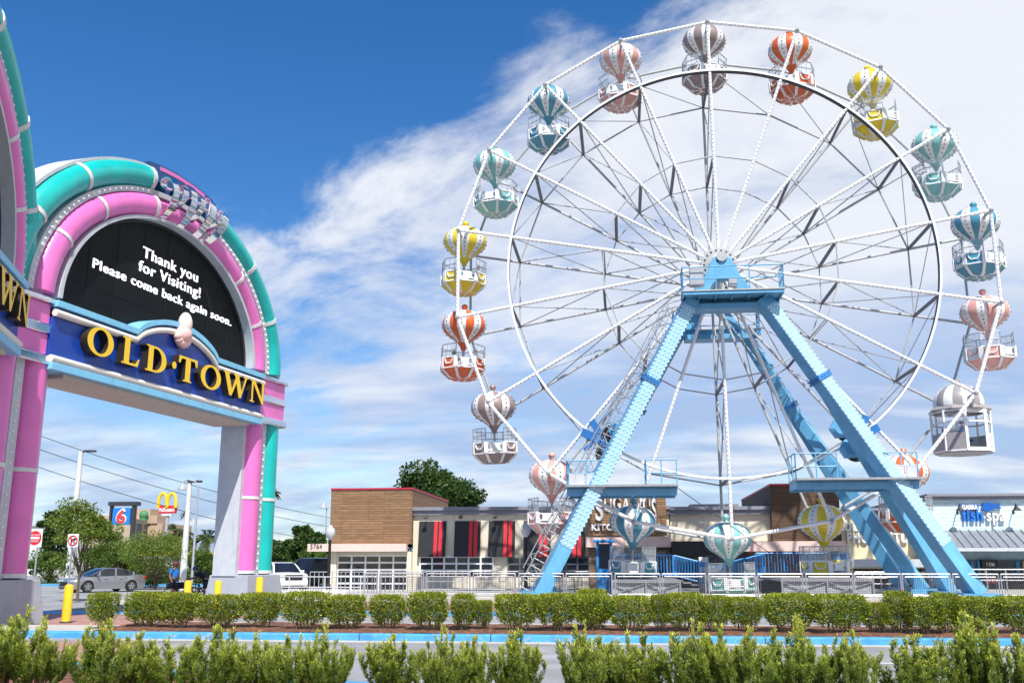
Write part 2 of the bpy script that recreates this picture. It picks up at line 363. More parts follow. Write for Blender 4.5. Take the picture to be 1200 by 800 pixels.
# leaves: many small two-triangle blades made with numpy
def leaf_object(name, pos, direc, length, width, m, parent, tip=None, fold=.25, rng=RNG):
    n = len(pos); pos = np.asarray(pos, float); d = np.asarray(direc, float); d /= np.linalg.norm(d, axis=1)[:, None]+1e-9
    r = rng.normal(size=(n, 3)); s = np.cross(d, r); s /= np.linalg.norm(s, axis=1)[:, None]+1e-9; u = np.cross(s, d)
    length = np.broadcast_to(length, n)*rng.uniform(.7, 1.3, n); width = np.broadcast_to(width, n)*rng.uniform(.8, 1.2, n)
    a = pos; c = pos+d*length[:, None]; mid = pos+d*(length*.5)[:, None]-u*(width*fold)[:, None]
    b = mid+s*(width*.5)[:, None]+u*(width*fold)[:, None]; e = mid-s*(width*.5)[:, None]+u*(width*fold)[:, None]
    off = np.array(ROOT.get(parent, Vector((0, 0, 0))))
    V = np.stack([a, b, c, e], 1).reshape(-1, 3)-off
    me = bpy.data.meshes.new(name); me.vertices.add(4*n); me.vertices.foreach_set('co', V.ravel().astype(np.float32))
    me.loops.add(4*n); me.loops.foreach_set('vertex_index', np.arange(4*n, dtype=np.int32))
    me.polygons.add(n); me.polygons.foreach_set('loop_start', np.arange(0, 4*n, 4, dtype=np.int32)); me.polygons.foreach_set('loop_total', np.full(n, 4, dtype=np.int32))
    at = me.attributes.new('rnd', 'FLOAT', 'FACE'); at.data.foreach_set('value', rng.uniform(0, 1, n).astype(np.float32))
    at = me.attributes.new('tip', 'FLOAT', 'FACE'); at.data.foreach_set('value', (np.zeros(n) if tip is None else np.asarray(tip)).astype(np.float32))
    me.materials.append(m); me.update(); me.validate()
    o = bpy.data.objects.new(name, me); COL.objects.link(o); o.parent = parent; ROOT[o] = Vector(off)
    return o
# ------------------------------------------------------------------ ground
def asphalt(name, c1, c2, sc=.35):
    m = mat(name, c1, .9, var=.18, scale=sc, bump=.35, bscale=60)
    t = m.node_tree; b = t.nodes['Principled BSDF']; src = b.inputs['Base Color'].links[0].from_socket
    tcn = [n for n in t.nodes if n.type == 'TEX_COORD'][0]
    nz = t.nodes.new('ShaderNodeTexNoise'); nz.inputs['Scale'].default_value = 45; nz.inputs['Detail'].default_value = 3; t.links.new(tcn.outputs['Object'], nz.inputs[0])
    mr = t.nodes.new('ShaderNodeMapRange'); mr.inputs[1].default_value = .5; mr.inputs[2].default_value = .72; mr.inputs[4].default_value = .7; t.links.new(nz.outputs[0], mr.inputs[0])
    mxn = t.nodes.new('ShaderNodeMix'); mxn.data_type = 'RGBA'; t.links.new(mr.outputs[0], mxn.inputs[0]); t.links.new(src, mxn.inputs[6]); mxn.inputs[7].default_value = (*c2, 1)
    # long faint tyre-worn streaks and patch stains
    mp = t.nodes.new('ShaderNodeMapping'); mp.inputs['Scale'].default_value = (.05, .9, 1); t.links.new(tcn.outputs['Object'], mp.inputs[0])
    n3 = t.nodes.new('ShaderNodeTexNoise'); n3.inputs['Scale'].default_value = 1.0; n3.inputs['Detail'].default_value = 5; t.links.new(mp.outputs[0], n3.inputs[0])
    m3 = t.nodes.new('ShaderNodeMapRange'); m3.inputs[1].default_value = .35; m3.inputs[2].default_value = .65; m3.inputs[3].default_value = .88; m3.inputs[4].default_value = 1.08; t.links.new(n3.outputs[0], m3.inputs[0])
    vm = t.nodes.new('ShaderNodeVectorMath'); vm.operation = 'SCALE'; t.links.new(mxn.outputs[2], vm.inputs[0]); t.links.new(m3.outputs[0], vm.inputs['Scale'])
    # hairline cracks and oil drips
    vo = t.nodes.new('ShaderNodeTexVoronoi'); vo.feature = 'DISTANCE_TO_EDGE'; vo.inputs['Scale'].default_value = .42
    nw = t.nodes.new('ShaderNodeTexNoise'); nw.inputs['Scale'].default_value = 1.3; nw.inputs['Detail'].default_value = 6; t.links.new(tcn.outputs['Object'], nw.inputs[0])
    av = t.nodes.new('ShaderNodeVectorMath'); av.operation = 'MULTIPLY_ADD'; t.links.new(nw.outputs['Color'], av.inputs[0]); av.inputs[1].default_value = (1.2, 1.2, 0); t.links.new(tcn.outputs['Object'], av.inputs[2]); t.links.new(av.outputs[0], vo.inputs[0])
    m4 = t.nodes.new('ShaderNodeMapRange'); m4.inputs[1].default_value = .004; m4.inputs[2].default_value = .012; m4.inputs[3].default_value = .55; m4.inputs[4].default_value = 0; t.links.new(vo.outputs['Distance'], m4.inputs[0])
    n5 = t.nodes.new('ShaderNodeTexNoise'); n5.inputs['Scale'].default_value = .9; n5.inputs['Detail'].default_value = 4; t.links.new(tcn.outputs['Object'], n5.inputs[0])
    m5 = t.nodes.new('ShaderNodeMapRange'); m5.inputs[1].default_value = .60; m5.inputs[2].default_value = .74; m5.inputs[4].default_value = .45; t.links.new(n5.outputs[0], m5.inputs[0])
    mxx = t.nodes.new('ShaderNodeMath'); mxx.operation = 'MAXIMUM'; t.links.new(m4.outputs[0], mxx.inputs[0]); t.links.new(m5.outputs[0], mxx.inputs[1])
    m6 = t.nodes.new('ShaderNodeMix'); m6.data_type = 'RGBA'; t.links.new(mxx.outputs[0], m6.inputs[0]); t.links.new(vm.outputs[0], m6.inputs[6]); m6.inputs[7].default_value = (.09, .09, .09, 1)
    t.links.new(m6.outputs[2], b.inputs['Base Color'])
    return m
M['asphalt'] = asphalt('worn_asphalt', (.30, .30, .31), (.17, .17, .175))
M['earth'] = mat('far_ground', (.10, .13, .05), .95, var=.4, scale=.05)
M['paver'] = planks('red_pavers', (.40, .22, .18), (.34, .18, .15), (.22, .15, .13), .42, .21, plane='XY', rough=.9)
M['mulch'] = mat('bark_mulch', (.16, .07, .04), .95, var=.75, scale=9, bump=1.0, bscale=28)
M['kerbblue'] = mat('blue_kerb_paint', (.06, .31, .62), .65, var=.22, scale=3, bump=.3, bscale=40)
def kerb_wear(m):
    t = m.node_tree; b = t.nodes['Principled BSDF']; src = b.inputs['Base Color'].links[0].from_socket; tcn = [n for n in t.nodes if n.type == 'TEX_COORD'][0]
    nz = t.nodes.new('ShaderNodeTexNoise'); nz.inputs['Scale'].default_value = 6; nz.inputs['Detail'].default_value = 8; nz.inputs['Roughness'].default_value = .7; t.links.new(tcn.outputs['Object'], nz.inputs[0])
    mr = t.nodes.new('ShaderNodeMapRange'); mr.inputs[1].default_value = .58; mr.inputs[2].default_value = .63; mr.inputs[4].default_value = .85; t.links.new(nz.outputs[0], mr.inputs[0])
    mxn = t.nodes.new('ShaderNodeMix'); mxn.data_type = 'RGBA'; t.links.new(mr.outputs[0], mxn.inputs[0]); t.links.new(src, mxn.inputs[6]); mxn.inputs[7].default_value = (.36, .36, .35, 1)
    s = t.nodes.new('ShaderNodeSeparateXYZ'); t.links.new(tcn.outputs['Object'], s.inputs[0])
    fr = t.nodes.new('ShaderNodeMath'); fr.operation = 'PINGPONG'; fr.inputs[1].default_value = 1.5; t.links.new(s.outputs[0], fr.inputs[0])
    lt = t.nodes.new('ShaderNodeMath'); lt.operation = 'LESS_THAN'; lt.inputs[1].default_value = .014; t.links.new(fr.outputs[0], lt.inputs[0])
    m2 = t.nodes.new('ShaderNodeMix'); m2.data_type = 'RGBA'; t.links.new(lt.outputs[0], m2.inputs[0]); t.links.new(mxn.outputs[2], m2.inputs[6]); m2.inputs[7].default_value = (.05, .06, .07, 1)
    t.links.new(m2.outputs[2], b.inputs['Base Color'])
kerb_wear(M['kerbblue'])
def sheet(x0, x1, y0, y1, z):
    b = MB(); b.add([(x0, y0, z), (x1, y0, z), (x1, y1, z), (x0, y1, z)], [(0, 1, 2, 3)]); return b
def polysheet(pts, z):
    b = MB(); b.add([(p[0], p[1], z) for p in pts], [tuple(range(len(pts)))]); return b
structure('ground', sheet(-2500, 2500, -300, 4000, -.012), M['earth'], smooth=0)
structure('car_park', sheet(-90, 70, 0, 160, 0), M['asphalt'], smooth=0)

def kerb(name, pts, h=.15, w=.32, m='kerbblue'):
    # a kerb stone following pts in plan; its face on the pts, its top going to the left of travel
    b = MB(); P = [Vector((p[0], p[1], 0)) for p in pts]; out = []
    for i, p in enumerate(P):
        d = (P[min(i+1, len(P)-1)]-P[max(i-1, 0)]).normalized(); out.append(p+Vector((-d.y, d.x, 0))*w)
    vs = []
    for p, q in zip(P, out): vs += [p+Z_*-.05, p+Z_*(h-.03)+(q-p)*.04, p+Z_*h+(q-p)*.14, q+Z_*h, q+Z_*-.05]
    fs = []
    for i in range(len(P)-1):
        for j in range(4): fs.append((i*5+j, (i+1)*5+j, (i+1)*5+j+1, i*5+j+1))
    b.add(vs, fs); return structure(name, b, M[m], smooth=30)
# near planting bed
nb = [G(-220, 782), G(20, 784), G(100, 787), G(150, 793), (-5.6, 14.25), (-3, 13.5), (3, 13.5), (30, 13.9)]
kerb('kerb_near', [(30, 13.9), (3, 13.5), (-3, 13.5), (-5.6, 14.25), G(150, 793), G(100, 787), G(20, 784), G(-220, 782)], m='kerbblue')
bed = MB()
nx, ny = 90, 14
for j in range(ny+1):
    for i in range(nx+1):
        x = -20+40*i/nx; ye = 13.25 if x > -4 else 13.25+min(1.9, (-4-x)*.42); y = 7+(ye-7)*j/ny
        bed.v.append((x, y, .13+.05*math.sin(x*3.1+y*2)*math.sin(y*4.3)+random.uniform(-.012, .012)))
bed.n = len(bed.v)
for j in range(ny):
    for i in range(nx): a = j*(nx+1)+i; bed.f.append((a, a+1, a+nx+2, a+nx+1)); bed.m.append(0)
structure('planting_bed', bed, M['mulch'])
# crossing of red pavers, left
structure('paver_crossing', polysheet([G(-260, 776), G(118, 776), G(172, 751), G(-260, 751)], .004), M['paver'], smooth=0)
gut = sheet(-12, 45, 22.05, 22.6, .004); structure('gutter', gut, M['concrete'], smooth=0)
# hedge island with blue kerb
kerb('kerb_island', [(-40, 22.6), (45, 22.6)])
isl = MB()
nx, ny = 160, 10
for j in range(ny+1):
    for i in range(nx+1):
        x = -12.6+58*i/nx; y = 22.9+3.7*j/ny
        isl.v.append((x, y, .145+.05*math.sin(math.pi*j/ny)+.02*math.sin(x*2.3+y*3)+random.uniform(-.012, .012)))
isl.n = len(isl.v)
for j in range(ny):
    for i in range(nx): a = j*(nx+1)+i; isl.f.append((a, a+1, a+nx+2, a+nx+1)); isl.m.append(0)
structure('mulch_island', isl, M['mulch'])
kerb('kerb_island_rear', [(45, 26.95), (-12.8, 26.95)], m='concrete')
wk = MB(); wk.bb(-45, -12.61, 22.9, 25.2, 0, .14); structure('corner_pavement', wk, M['concrete'], smooth=0)
structure('gate_pavers', sheet(-40, -12.2, 25.25, 33.3, .004), M['paver'], smooth=0)
# second kerb, paved walk, concrete apron of the wheel, plaza
kerb('kerb_walk', [(-13.5, 33.3), (60, 33.3)], h=.13, w=.5)
structure('blue_crossing_line', sheet(-45, -13.5, 33.3, 35.2, .004), M['kerbblue'], smooth=0)
pv = MB(); pv.bb(-13.4, 60, 33.8, 41.6, -.02, .126); structure('paver_walk', pv, M['paver'], smooth=0)
padx = AX(428, 41.6)
pd = MB(); pd.bb(padx, 60, 41.6, 57, -.02, .36); structure('wheel_apron', pd, M['concrete'], bevel=.03)
pz = MB(); pz.bb(-23, padx-.01, 41.61, 60, -.02, .12); structure('plaza', pz, M['concrete'], smooth=0)
pz = MB(); pz.bb(padx, 60, 57.01, 75, -.02, .13); structure('shop_walk', pz, M['concrete'], smooth=0)
ln = MB()
a, b_ = G(1005, 776.5), G(1048, 777); ln.bar((a.x, a.y, .005), (b_.x, b_.y, .005), .12, .004); structure('parking_line', ln, M['offwhite'], smooth=0)
ln = MB()
for (x0, y0, x1, y1) in ((330, 757.5, 560, 758.5),): pass
# verge across the road on the left
kerb('kerb_far', [(-75, 74), (-19, 74)], h=.16)
M['grass'] = mat('verge_grass', (.06, .10, .025), .95, var=.4, scale=2.0, bump=.5, bscale=30)
vg = MB(); vg.bb(-75, -19, 74.4, 90, -.02, .15); structure('verge', vg, M['grass'], smooth=0)

# ------------------------------------------------------------------ the entrance gate: two sign arches in a V
P0 = Vector((-16.86, 28.05, 0))
def serif_glyph(ch):
    E = lambda cx, cy, rx, ry, n=28, a0=0, a1=360: [(cx+rx*math.cos(R_(a0+(a1-a0)*i/n)), cy+ry*math.sin(R_(a0+(a1-a0)*i/n))) for i in range(n+(a1-a0 < 360))]
    if ch == 'O': return [E(.52, .5, .52, .52)], [E(.52, .5, .30, .43)]
    if ch == 'L': return [[(0, 0), (.66, 0), (.72, .29), (.66, .29), (.56, .09), (.30, .08), (.30, .93), (.40, .95), (.40, 1), (0, 1), (0, .95), (.09, .93), (.09, .07), (0, .05)]], []
    if ch == 'D':
        return [[(0, 0)]+[(.38+.46*math.sin(R_(t)), .5-.5*math.cos(R_(t))) for t in range(0, 181, 10)]+[(0, 1), (0, .95), (.09, .93), (.09, .07), (0, .05)]], \
               [[(.29, .08)]+[(.38+.26*math.sin(R_(t)), .5-.42*math.cos(R_(t))) for t in range(0, 181, 12)]+[(.29, .92)]]
    if ch == 'T': return [[(.21, 0), (.55, 0), (.55, .05), (.48, .07), (.48, .91), (.64, .90), (.70, .70), (.76, .70), (.75, 1), (.01, 1), (0, .70), (.06, .70), (.12, .90), (.28, .91), (.28, .07), (.21, .05)]], []
    if ch == 'W': return [[(0, 1), (.32, 1), (.32, .95), (.25, .94), (.42, .30), (.57, .82), (.53, .94), (.48, .95), (.48, 1), (.80, 1), (.80, .95), (.73, .94), (.88, .30), (1.02, .94), (.95, .95), (.95, 1), (1.18, 1), (1.18, .95), (1.11, .94), (.86, 0), (.76, 0), (.62, .60), (.42, 0), (.31, 0), (.06, .94), (0, .95)]], []
    if ch == 'N': return [[(0, 1), (.28, 1), (.72, .30), (.72, .94), (.63, .95), (.63, 1), (.92, 1), (.92, .95), (.84, .94), (.84, 0), (.75, 0), (.19, .84), (.19, .06), (.28, .05), (.28, 0), (0, 0), (0, .05), (.09, .06), (.09, .94), (0, .95)]], []
    if ch == '.': return [E(.16, .52, .15, .15, 14)], []
def add_glyph(b, ch, fr, w, h, d0, d1, mi, side):
    outs, holes = serif_glyph(ch)
    cu = bpy.data.curves.new('g', 'CURVE'); cu.dimensions = '2D'; cu.fill_mode = 'BOTH'; cu.extrude = (d1-d0)/2
    xm = max(p[0] for p in outs[0]); x0 = min(p[0] for p in outs[0])
    for loop in outs+holes:
        sp = cu.splines.new('POLY'); sp.points.add(len(loop)-1); sp.use_cyclic_u = True
        for pt, (x, y) in zip(sp.points, loop): pt.co = ((x-x0)/(xm-x0)*w, y*h, 0, 1)
    o = bpy.data.objects.new('g', cu); COL.objects.link(o)
    me = bpy.data.meshes.new_from_object(o.evaluated_get(bpy.context.evaluated_depsgraph_get()))
    bpy.data.objects.remove(o); bpy.data.curves.remove(cu)
    for v in me.vertices: v.co.z += (d0+d1)/2
    b.mesh_from(me, fr, mi, side); bpy.data.meshes.remove(me)

def gateway(label, O, d, n, left_leg_teal=True, right_leg_teal=True, text=True, shared_right=False, crest=True):
    root = thing('entrance_gateway', label, 'gateway', (O.x+d.x*5.3, O.y+d.y*5.3, 0), 'twin arches of the entrance gate')
    Pt = lambda u, z, k=0.0: Vector((O.x, O.y, 0))+d*u+n*k+Z_*z
    fr = lambda u, z, k=0.0: (Pt(u, z, k), d, Z_, n)
    axes = (d, n, Z_)
    UC, ZC = 5.36, 9.72
    def arc(t, k, n_=49, a0=0, a1=180): return [Pt(UC-(5.70+2.75*t)*math.cos(R_(a)), ZC+(4.15+2.06*t)*math.sin(R_(a)), k) for a in np.linspace(a0, a1, n_)]
    def poly(t, z0=None, a0=0, a1=180, n_=49):
        p = [(UC-(5.70+2.75*t)*math.cos(R_(a)), ZC+(4.15+2.06*t)*math.sin(R_(a))) for a in np.linspace(a0, a1, n_)]
        return p
    def strip(b, t0, t1, k0, k1, a0=0, a1=180, n_=49):      # an arched slab between two offsets, k0 back, k1 front
        i, o = arc(t0, k0, n_, a0, a1), arc(t1, k0, n_, a0, a1); i2, o2 = arc(t0, k1, n_, a0, a1), arc(t1, k1, n_, a0, a1)
        vs = i+o+i2+o2; m = n_; fs = []
        for j in range(m-1): fs += [(2*m+j, 2*m+j+1, 3*m+j+1, 3*m+j), (j+1, j, m+j, m+j+1), (m+j, 3*m+j, 3*m+j+1, m+j+1), (j, j+1, 2*m+j+1, 2*m+j)]
        fs += [(0, 2*m, 3*m, m), (m-1, 2*m-1, 4*m-1, 3*m-1)]
        b.add(vs, fs)
    # dark screen
    b = MB(); pl = [(UC+5.7, 9.0), ]+[]
    pl = [(UC-5.7, 9.0), (UC+5.7, 9.0)]+poly(.01)[::-1]
    b.prism([(x-UC, z) for x, z in pl], (Pt(UC, 0, 0), d, Z_, n), -1.0, -.60)
    scr = b.build('screen', M['screen'], root, smooth=0)
    b = MB(); strip(b, -.035, .02, -.60, -.56); b.build('screen_surround', M['black'], root)
    b = MB()
    for i in range(1, 8): u = -.35+i*11.3/8; zt = ZC+4.0*math.sqrt(max(0, 1-((u-UC)/5.6)**2)); b.bar(Pt(u, 9.1, -.597), Pt(u, zt, -.597), .02, .012)
    for z in (10.6, 12.1): hw = 5.55*math.sqrt(1-((z-ZC)/4.1)**2); b.bar(Pt(UC-hw, z, -.597), Pt(UC+hw, z, -.597), .02, .012)
    b.build('panel_seam', M['seam'], scr)
    if text:
        b = MB()
        [b.text('Thank you', fr(3.80+q*.014, 12.40+abs(q)*.006, -.595+.004*q), .56, .012, width=3.45) for q in (-1, 0, 1)]; b.build('message_line', M['glow'], scr, smooth=0); b = MB()
        [b.text('for Visiting!', fr(3.64+q*.014, 11.84+abs(q)*.006, -.595+.004*q), .56, .012, width=3.85) for q in (-1, 0, 1)]; b.build('message_line', M['glow'], scr, smooth=0); b = MB()
        [b.text('Please come back again soon.', fr(1.28+q*.014, 11.25+abs(q)*.006, -.595+.004*q), .47, .012, width=8.55) for q in (-1, 0, 1)]
        b.build('message_line', M['glow'], scr, smooth=0)
    # structure behind the tubes
    b = MB(); strip(b, .02, 1.0, -1.5, -.65); b.build('arch_frame', M['lgrey'], root)
    b = MB(); strip(b, .02, .075, -.65, -.20); strip(b, .455, .545, -.65, -.25); strip(b, .955, 1.0, -.65, -.42); b.build('grey_moulding', M['lgrey'], root)
    # neon-like tubes in two colours, in segments with grey clamps
    breaks = [0, 24, 48, 76, 104, 132, 156, 180]
    for t, r, mt, nm in ((.265, .47, 'pink', 'pink_tube'), (.75, .47, 'teal', 'teal_tube')):
        for i in range(7):
            if i == 3: continue
            a0, a1 = breaks[i]+.5, breaks[i+1]-.5
            if t > .5: a0, a1 = breaks[i]*1.0+.5, breaks[i+1]-.5
            b = MB(); b.tube(arc(t, -.55, 14, a0, a1), r, 16); b.build(nm, M[mt], root)
        for i in range(1, 7):
            b = MB(); p = arc(t, -.55, 3, breaks[i]-.7, breaks[i]+.7); b.tube(p, r+.03, 16); b.build('clamp', M['offwhite'], root)
    b = MB()
    for a in np.arange(3, 180, 2.6):
        if 74 < a < 106: continue
        q = arc(.5, -.235, 2, a, a+.1)[0]; b.ball(q, .045, 6, 4)
    tag(b.build('rivet_lights', M['bulb'], root), kind='stuff')
    if crest:
        # keystone of navy scrolls and chrome ribbons
        b = MB()
        def ap(a, t): return (UC-(5.70+2.75*t)*math.cos(R_(a)), ZC+(4.15+2.06*t)*math.sin(R_(a)))
        out = [ap(a, 1.03) for a in np.linspace(76, 104, 19)]
        inn = []
        for i in range(73):
            a = 104-28*i/72; ph = (i % 18)/18
            inn.append(ap(a, .50+.22*math.sin(math.pi*ph)))
        b.prism([(x-UC, z) for x, z in out+inn], (Pt(UC, 0, 0), d, Z_, n), -.64, -.26, 0); b.build('scroll_plate', M['navy'], root, smooth=0)
        b = MB()
        for a0, a1, t0 in ((73, 107, .90),): strip(b, .93, 1.0, -.40, -.245, 80, 100, 21)
        b.build('pink_crest', M['pink'], root)
        b = MB()
        b.tube(arc(.265, -.58, 14, 76, 104), .40, 14); b.build('pink_tube', M['pink'], root)
        def ribbon(b, pts, w, th):
            pts = [Vector(p) for p in pts]; m = len(pts); vs = []
            for i, p in enumerate(pts):
                t = (pts[min(i+1, m-1)]-pts[max(i-1, 0)]).normalized(); wd_ = w[0].normalized(); nn_ = t.cross(wd_).normalized()
                for su, sn in ((-1, -1), (1, -1), (1, 1), (-1, 1)): vs.append(p+wd_*(su*w[1]/2)+nn_*(sn*th/2))
            fs = [(3, 2, 1, 0), tuple((m-1)*4+j for j in range(4))]
            for i in range(m-1):
                for j in range(4): fs.append((i*4+j, i*4+(j+1) % 4, (i+1)*4+(j+1) % 4, (i+1)*4+j))
            b.add(vs, fs)
        for a, sg in ((77.5, .9), (82.5, .62), (87.5, 1.0), (92.5, .7), (97.5, 1.0), (102, .62), (105.5, .85)):
            # a chrome strap hanging over the pink tube and ending in a curl at its top
            b = MB(); pts = []
            x0, z0 = ap(a, .62-.60*sg); x1, z1 = ap(a+.8*math.sin(a), .54+.10*sg); tn = (d*(ap(a+1, .3)[0]-ap(a-1, .3)[0])+Z_*(ap(a+1, .3)[1]-ap(a-1, .3)[1])).normalized()
            for i in range(25):
                s = i/24
                if s < .55: q = s/.55; pts.append(Pt(x0+(x1-x0)*q, z0+(z1-z0)*q, -.10+.62*math.sin(math.pi*min(1, q*.62))**.8))
                else:
                    q = (s-.55)/.45; r = .30*sg*(1-.45*q); th = math.pi*2*.8*q; base = Pt(x1, z1, .47); u = (Pt(x1, z1)-Pt(x0, z0)).normalized()
                    pts.append(base+u*(r*math.sin(th))+n*(-.30*sg+r*math.cos(th)))
            ribbon(b, pts, (tn, .22+.14*sg), .045); b.build('chrome_ribbon', M['chrome'], root, smooth=50)
    else:
        for t, mt, nm in ((.265, 'pink', 'pink_tube'), (.75, 'teal', 'teal_tube')): b = MB(); b.tube(arc(t, -.55, 14, 76.5, 103.5), .47, 16); b.build(nm, M[mt], root)
    # sign box
    def top(u, base, hump):
        s = max(0, min(1, (u-3.0)/1.0)) if u < 5.45 else max(0, min(1, (7.9-u)/1.0))
        w = 1 if 4.0 <= u <= 6.9 else 0
        if 3.0 < u < 7.9: return base+hump*math.sin(math.pi*(u-3.0)/4.9)**.62
        return base
    us = list(np.linspace(-.95, 11.55, 91))
    b = MB(); b.prism([(-.95, 7.82), (11.55, 7.82)]+[(u, top(u, 9.0, .78)) for u in us[::-1]], fr(0, 0), -.92, 0); board = b.build('sign_board', M['signblue'], root, smooth=0)
    def moulding(nm, z, hump, r, k, m, w=None):
        b = MB()
        if w: 
            for ua, ub in zip(us[:-1], us[1:]):
                pass
            pts = [(u, top(u, z, hump)) for u in us]; up = [(u, top(u, z+w, hump)) for u in us]
            vs = [Pt(a, z_, -.9) for a, z_ in pts]+[Pt(a, z_, -.9) for a, z_ in up]+[Pt(a, z_, k) for a, z_ in pts]+[Pt(a, z_, k) for a, z_ in up]; q = len(us); fs = []
            for j in range(q-1): fs += [(2*q+j, 2*q+j+1, 3*q+j+1, 3*q+j), (q+j+1, q+j, 3*q+j, 3*q+j+1)][0:1]+[(q+j, 3*q+j, 3*q+j+1, q+j+1), (j+1, 2*q+j+1, 2*q+j, j), (j, q+j, q+j+1, j+1)]
            fs += [(0, 2*q, 3*q, q), (q-1, 2*q-1, 4*q-1, 3*q-1)]
            b.add(vs, fs)
        else: b.tube([Pt(u, top(u, z, hump), k) for u in us], r, 12)
        return b.build(nm, M[m], root)
    moulding('pale_pipe', 9.12, .78, .115, .06, 'cream_pipe')
    moulding('navy_strip', 9.235, .78, 0, .02, 'navy', .075)
    moulding('blue_trim', 9.31, .78, 0, .16, 'skyblue', .19)
    b = MB(); b.tube([Pt(-.95, 7.71, .06), Pt(11.55, 7.71, .06)], .115, 12); b.build('pale_pipe', M['cream_pipe'], root)
    b = MB(); b.box(Pt(5.3, 7.48, -.40), (12.5, 1.1, .23), 0, axes); b.build('blue_trim', M['skyblue'], root, bevel=.015)
    b = MB(); b.box(Pt(5.3, 7.30, -.85), (11.0, 1.6, .13), 0, axes); b.build('soffit', M['beige'], root)
    # letters
    for ch, u0, u1 in (('O', .28, 1.55), ('L', 1.98, 2.92), ('D', 3.25, 4.42), ('.', 4.76, 5.02), ('T', 5.14, 6.32), ('O', 6.56, 7.95), ('W', 8.10, 9.95), ('N', 10.13, 11.32)):
        b = MB(); add_glyph(b, ch, fr(u0, 8.14), u1-u0, .90, .02, .30, 0, 1); b.build('letter', [M['gold'], M['letterside']], board, smooth=0)
    # shell medallion on the hump
    b = MB()
    for i in range(7):
        a = R_(200+i*140/6); c = Pt(5.45+.34*math.cos(a), 9.86+.36*math.sin(a), .18); b.ball(c, .17, 8, 6)
    b.ball(Pt(5.45, 9.86, .14), .36, 14, 9); b.build('shell_base', M['shell'], root)
    b = MB(); b.ball(Pt(5.47, 10.25, .22), .36, 14, 10, sq=(.72, .72, 1.25)); b.build('egg_finial', mat('egg', (.80, .66, .60), .4, var=.03), root)
    # pink capital blocks with chrome bands at both ends of the sign
    for u0, u1 in ((-2.25, -.96),)+(() if shared_right else ((11.56, 13.75),)):
        uc, wd = (u0+u1)/2, u1-u0
        b = MB(); b.box(Pt(uc, 9.06, -.85), (wd, 1.5, .62), 0, axes); b.build('capital', M['pink'], root, bevel=.02)
        b = MB(); b.box(Pt(uc, 8.12, -.85), (wd, 1.5, .62), 0, axes); b.build('capital', M['pink'], root, bevel=.02)
        for z, h, ex in ((9.46, .18, .26), (8.59, .32, .14), (7.65, .30, .26)):
            b = MB(); b.box(Pt(uc, z, -.85), (wd+ex*.6, 1.5+ex, h), 0, axes); b.build('chrome_band', M['chrome'], root, bevel=.05)
    # legs
    for s in (-1, 1):
        up, ut = UC+s*6.43, UC+s*7.76
        tl = left_leg_teal if s < 0 else right_leg_teal
        b = MB(); b.box(Pt(UC+s*7.10 if tl else UC+s*6.40, 4.35, -.98), (2.75 if tl else 1.35, 1.05, 6.3), 0, axes)
        b.build('leg_casing', M['lgrey'], root, bevel=.02)
        b = MB(); b.tube([Pt(up, 1.3, -.50), Pt(up, 7.5, -.50)], .47, 20); b.build('pink_column', M['pink'], root)
        if tl: b = MB(); b.tube([Pt(ut, 1.3, -.50), Pt(ut, 7.5, -.50)], .47, 20); b.build('teal_column', M['teal'], root)
        for u in ((up, ut) if tl else (up,)):
            for z in (1.36, 4.35):
                b = MB(); b.tube([Pt(u, z-.06, -.50), Pt(u, z+.06, -.50)], .50, 20); b.build('clamp', M['offwhite'], root)
        if tl:
            b = MB(); b.box(Pt((up+ut)/2, 4.35, -.40), (.34, .25, 6.3), 0, axes)
            fl = b.build('rivet_strip', M['lgrey'], root)
            b = MB()
            for z in np.arange(1.5, 7.3, .30): b.ball(Pt((up+ut)/2, z, -.265), .045, 6, 4)
            tag(b.build('rivet_lights', M['bulb'], fl), kind='stuff')
        # tapered plinth
        if shared_right and s > 0: continue
        c = UC+s*7.12
        b = MB(); vs = []
        for z, w, dpt in ((0, 1.50, 1.0), (1.25, 1.34, .86)):
            for x, y in ((-1, -1), (1, -1), (1, 1), (-1, 1)): vs.append(Pt(c+x*w, z, -.78+y*dpt))
        b.add(vs, [(3, 2, 1, 0), (4, 5, 6, 7), (0, 1, 5, 4), (1, 2, 6, 5), (2, 3, 7, 6), (3, 0, 4, 7)]); b.build('plinth', M['plinth'], root, smooth=0, bevel=.03)
    return root
a1 = R_(9.05); d1 = Vector((math.sin(a1), math.cos(a1), 0)); n1 = Vector((math.cos(a1), -math.sin(a1), 0))
gateway('pink and teal entrance arch with a thank-you message on its dark screen', P0, d1, n1)
a2 = R_(19.9); d2 = Vector((-math.sin(a2), math.cos(a2), 0)); n2 = Vector((math.cos(a2), math.sin(a2), 0))
O2 = Vector((-16.42, 25.38, 0))-d2*11.55-n2*.45
gateway('pink and teal entrance arch cut off by the left edge of the picture', O2, d2, n2, right_leg_teal=False, text=False, shared_right=True, crest=False)
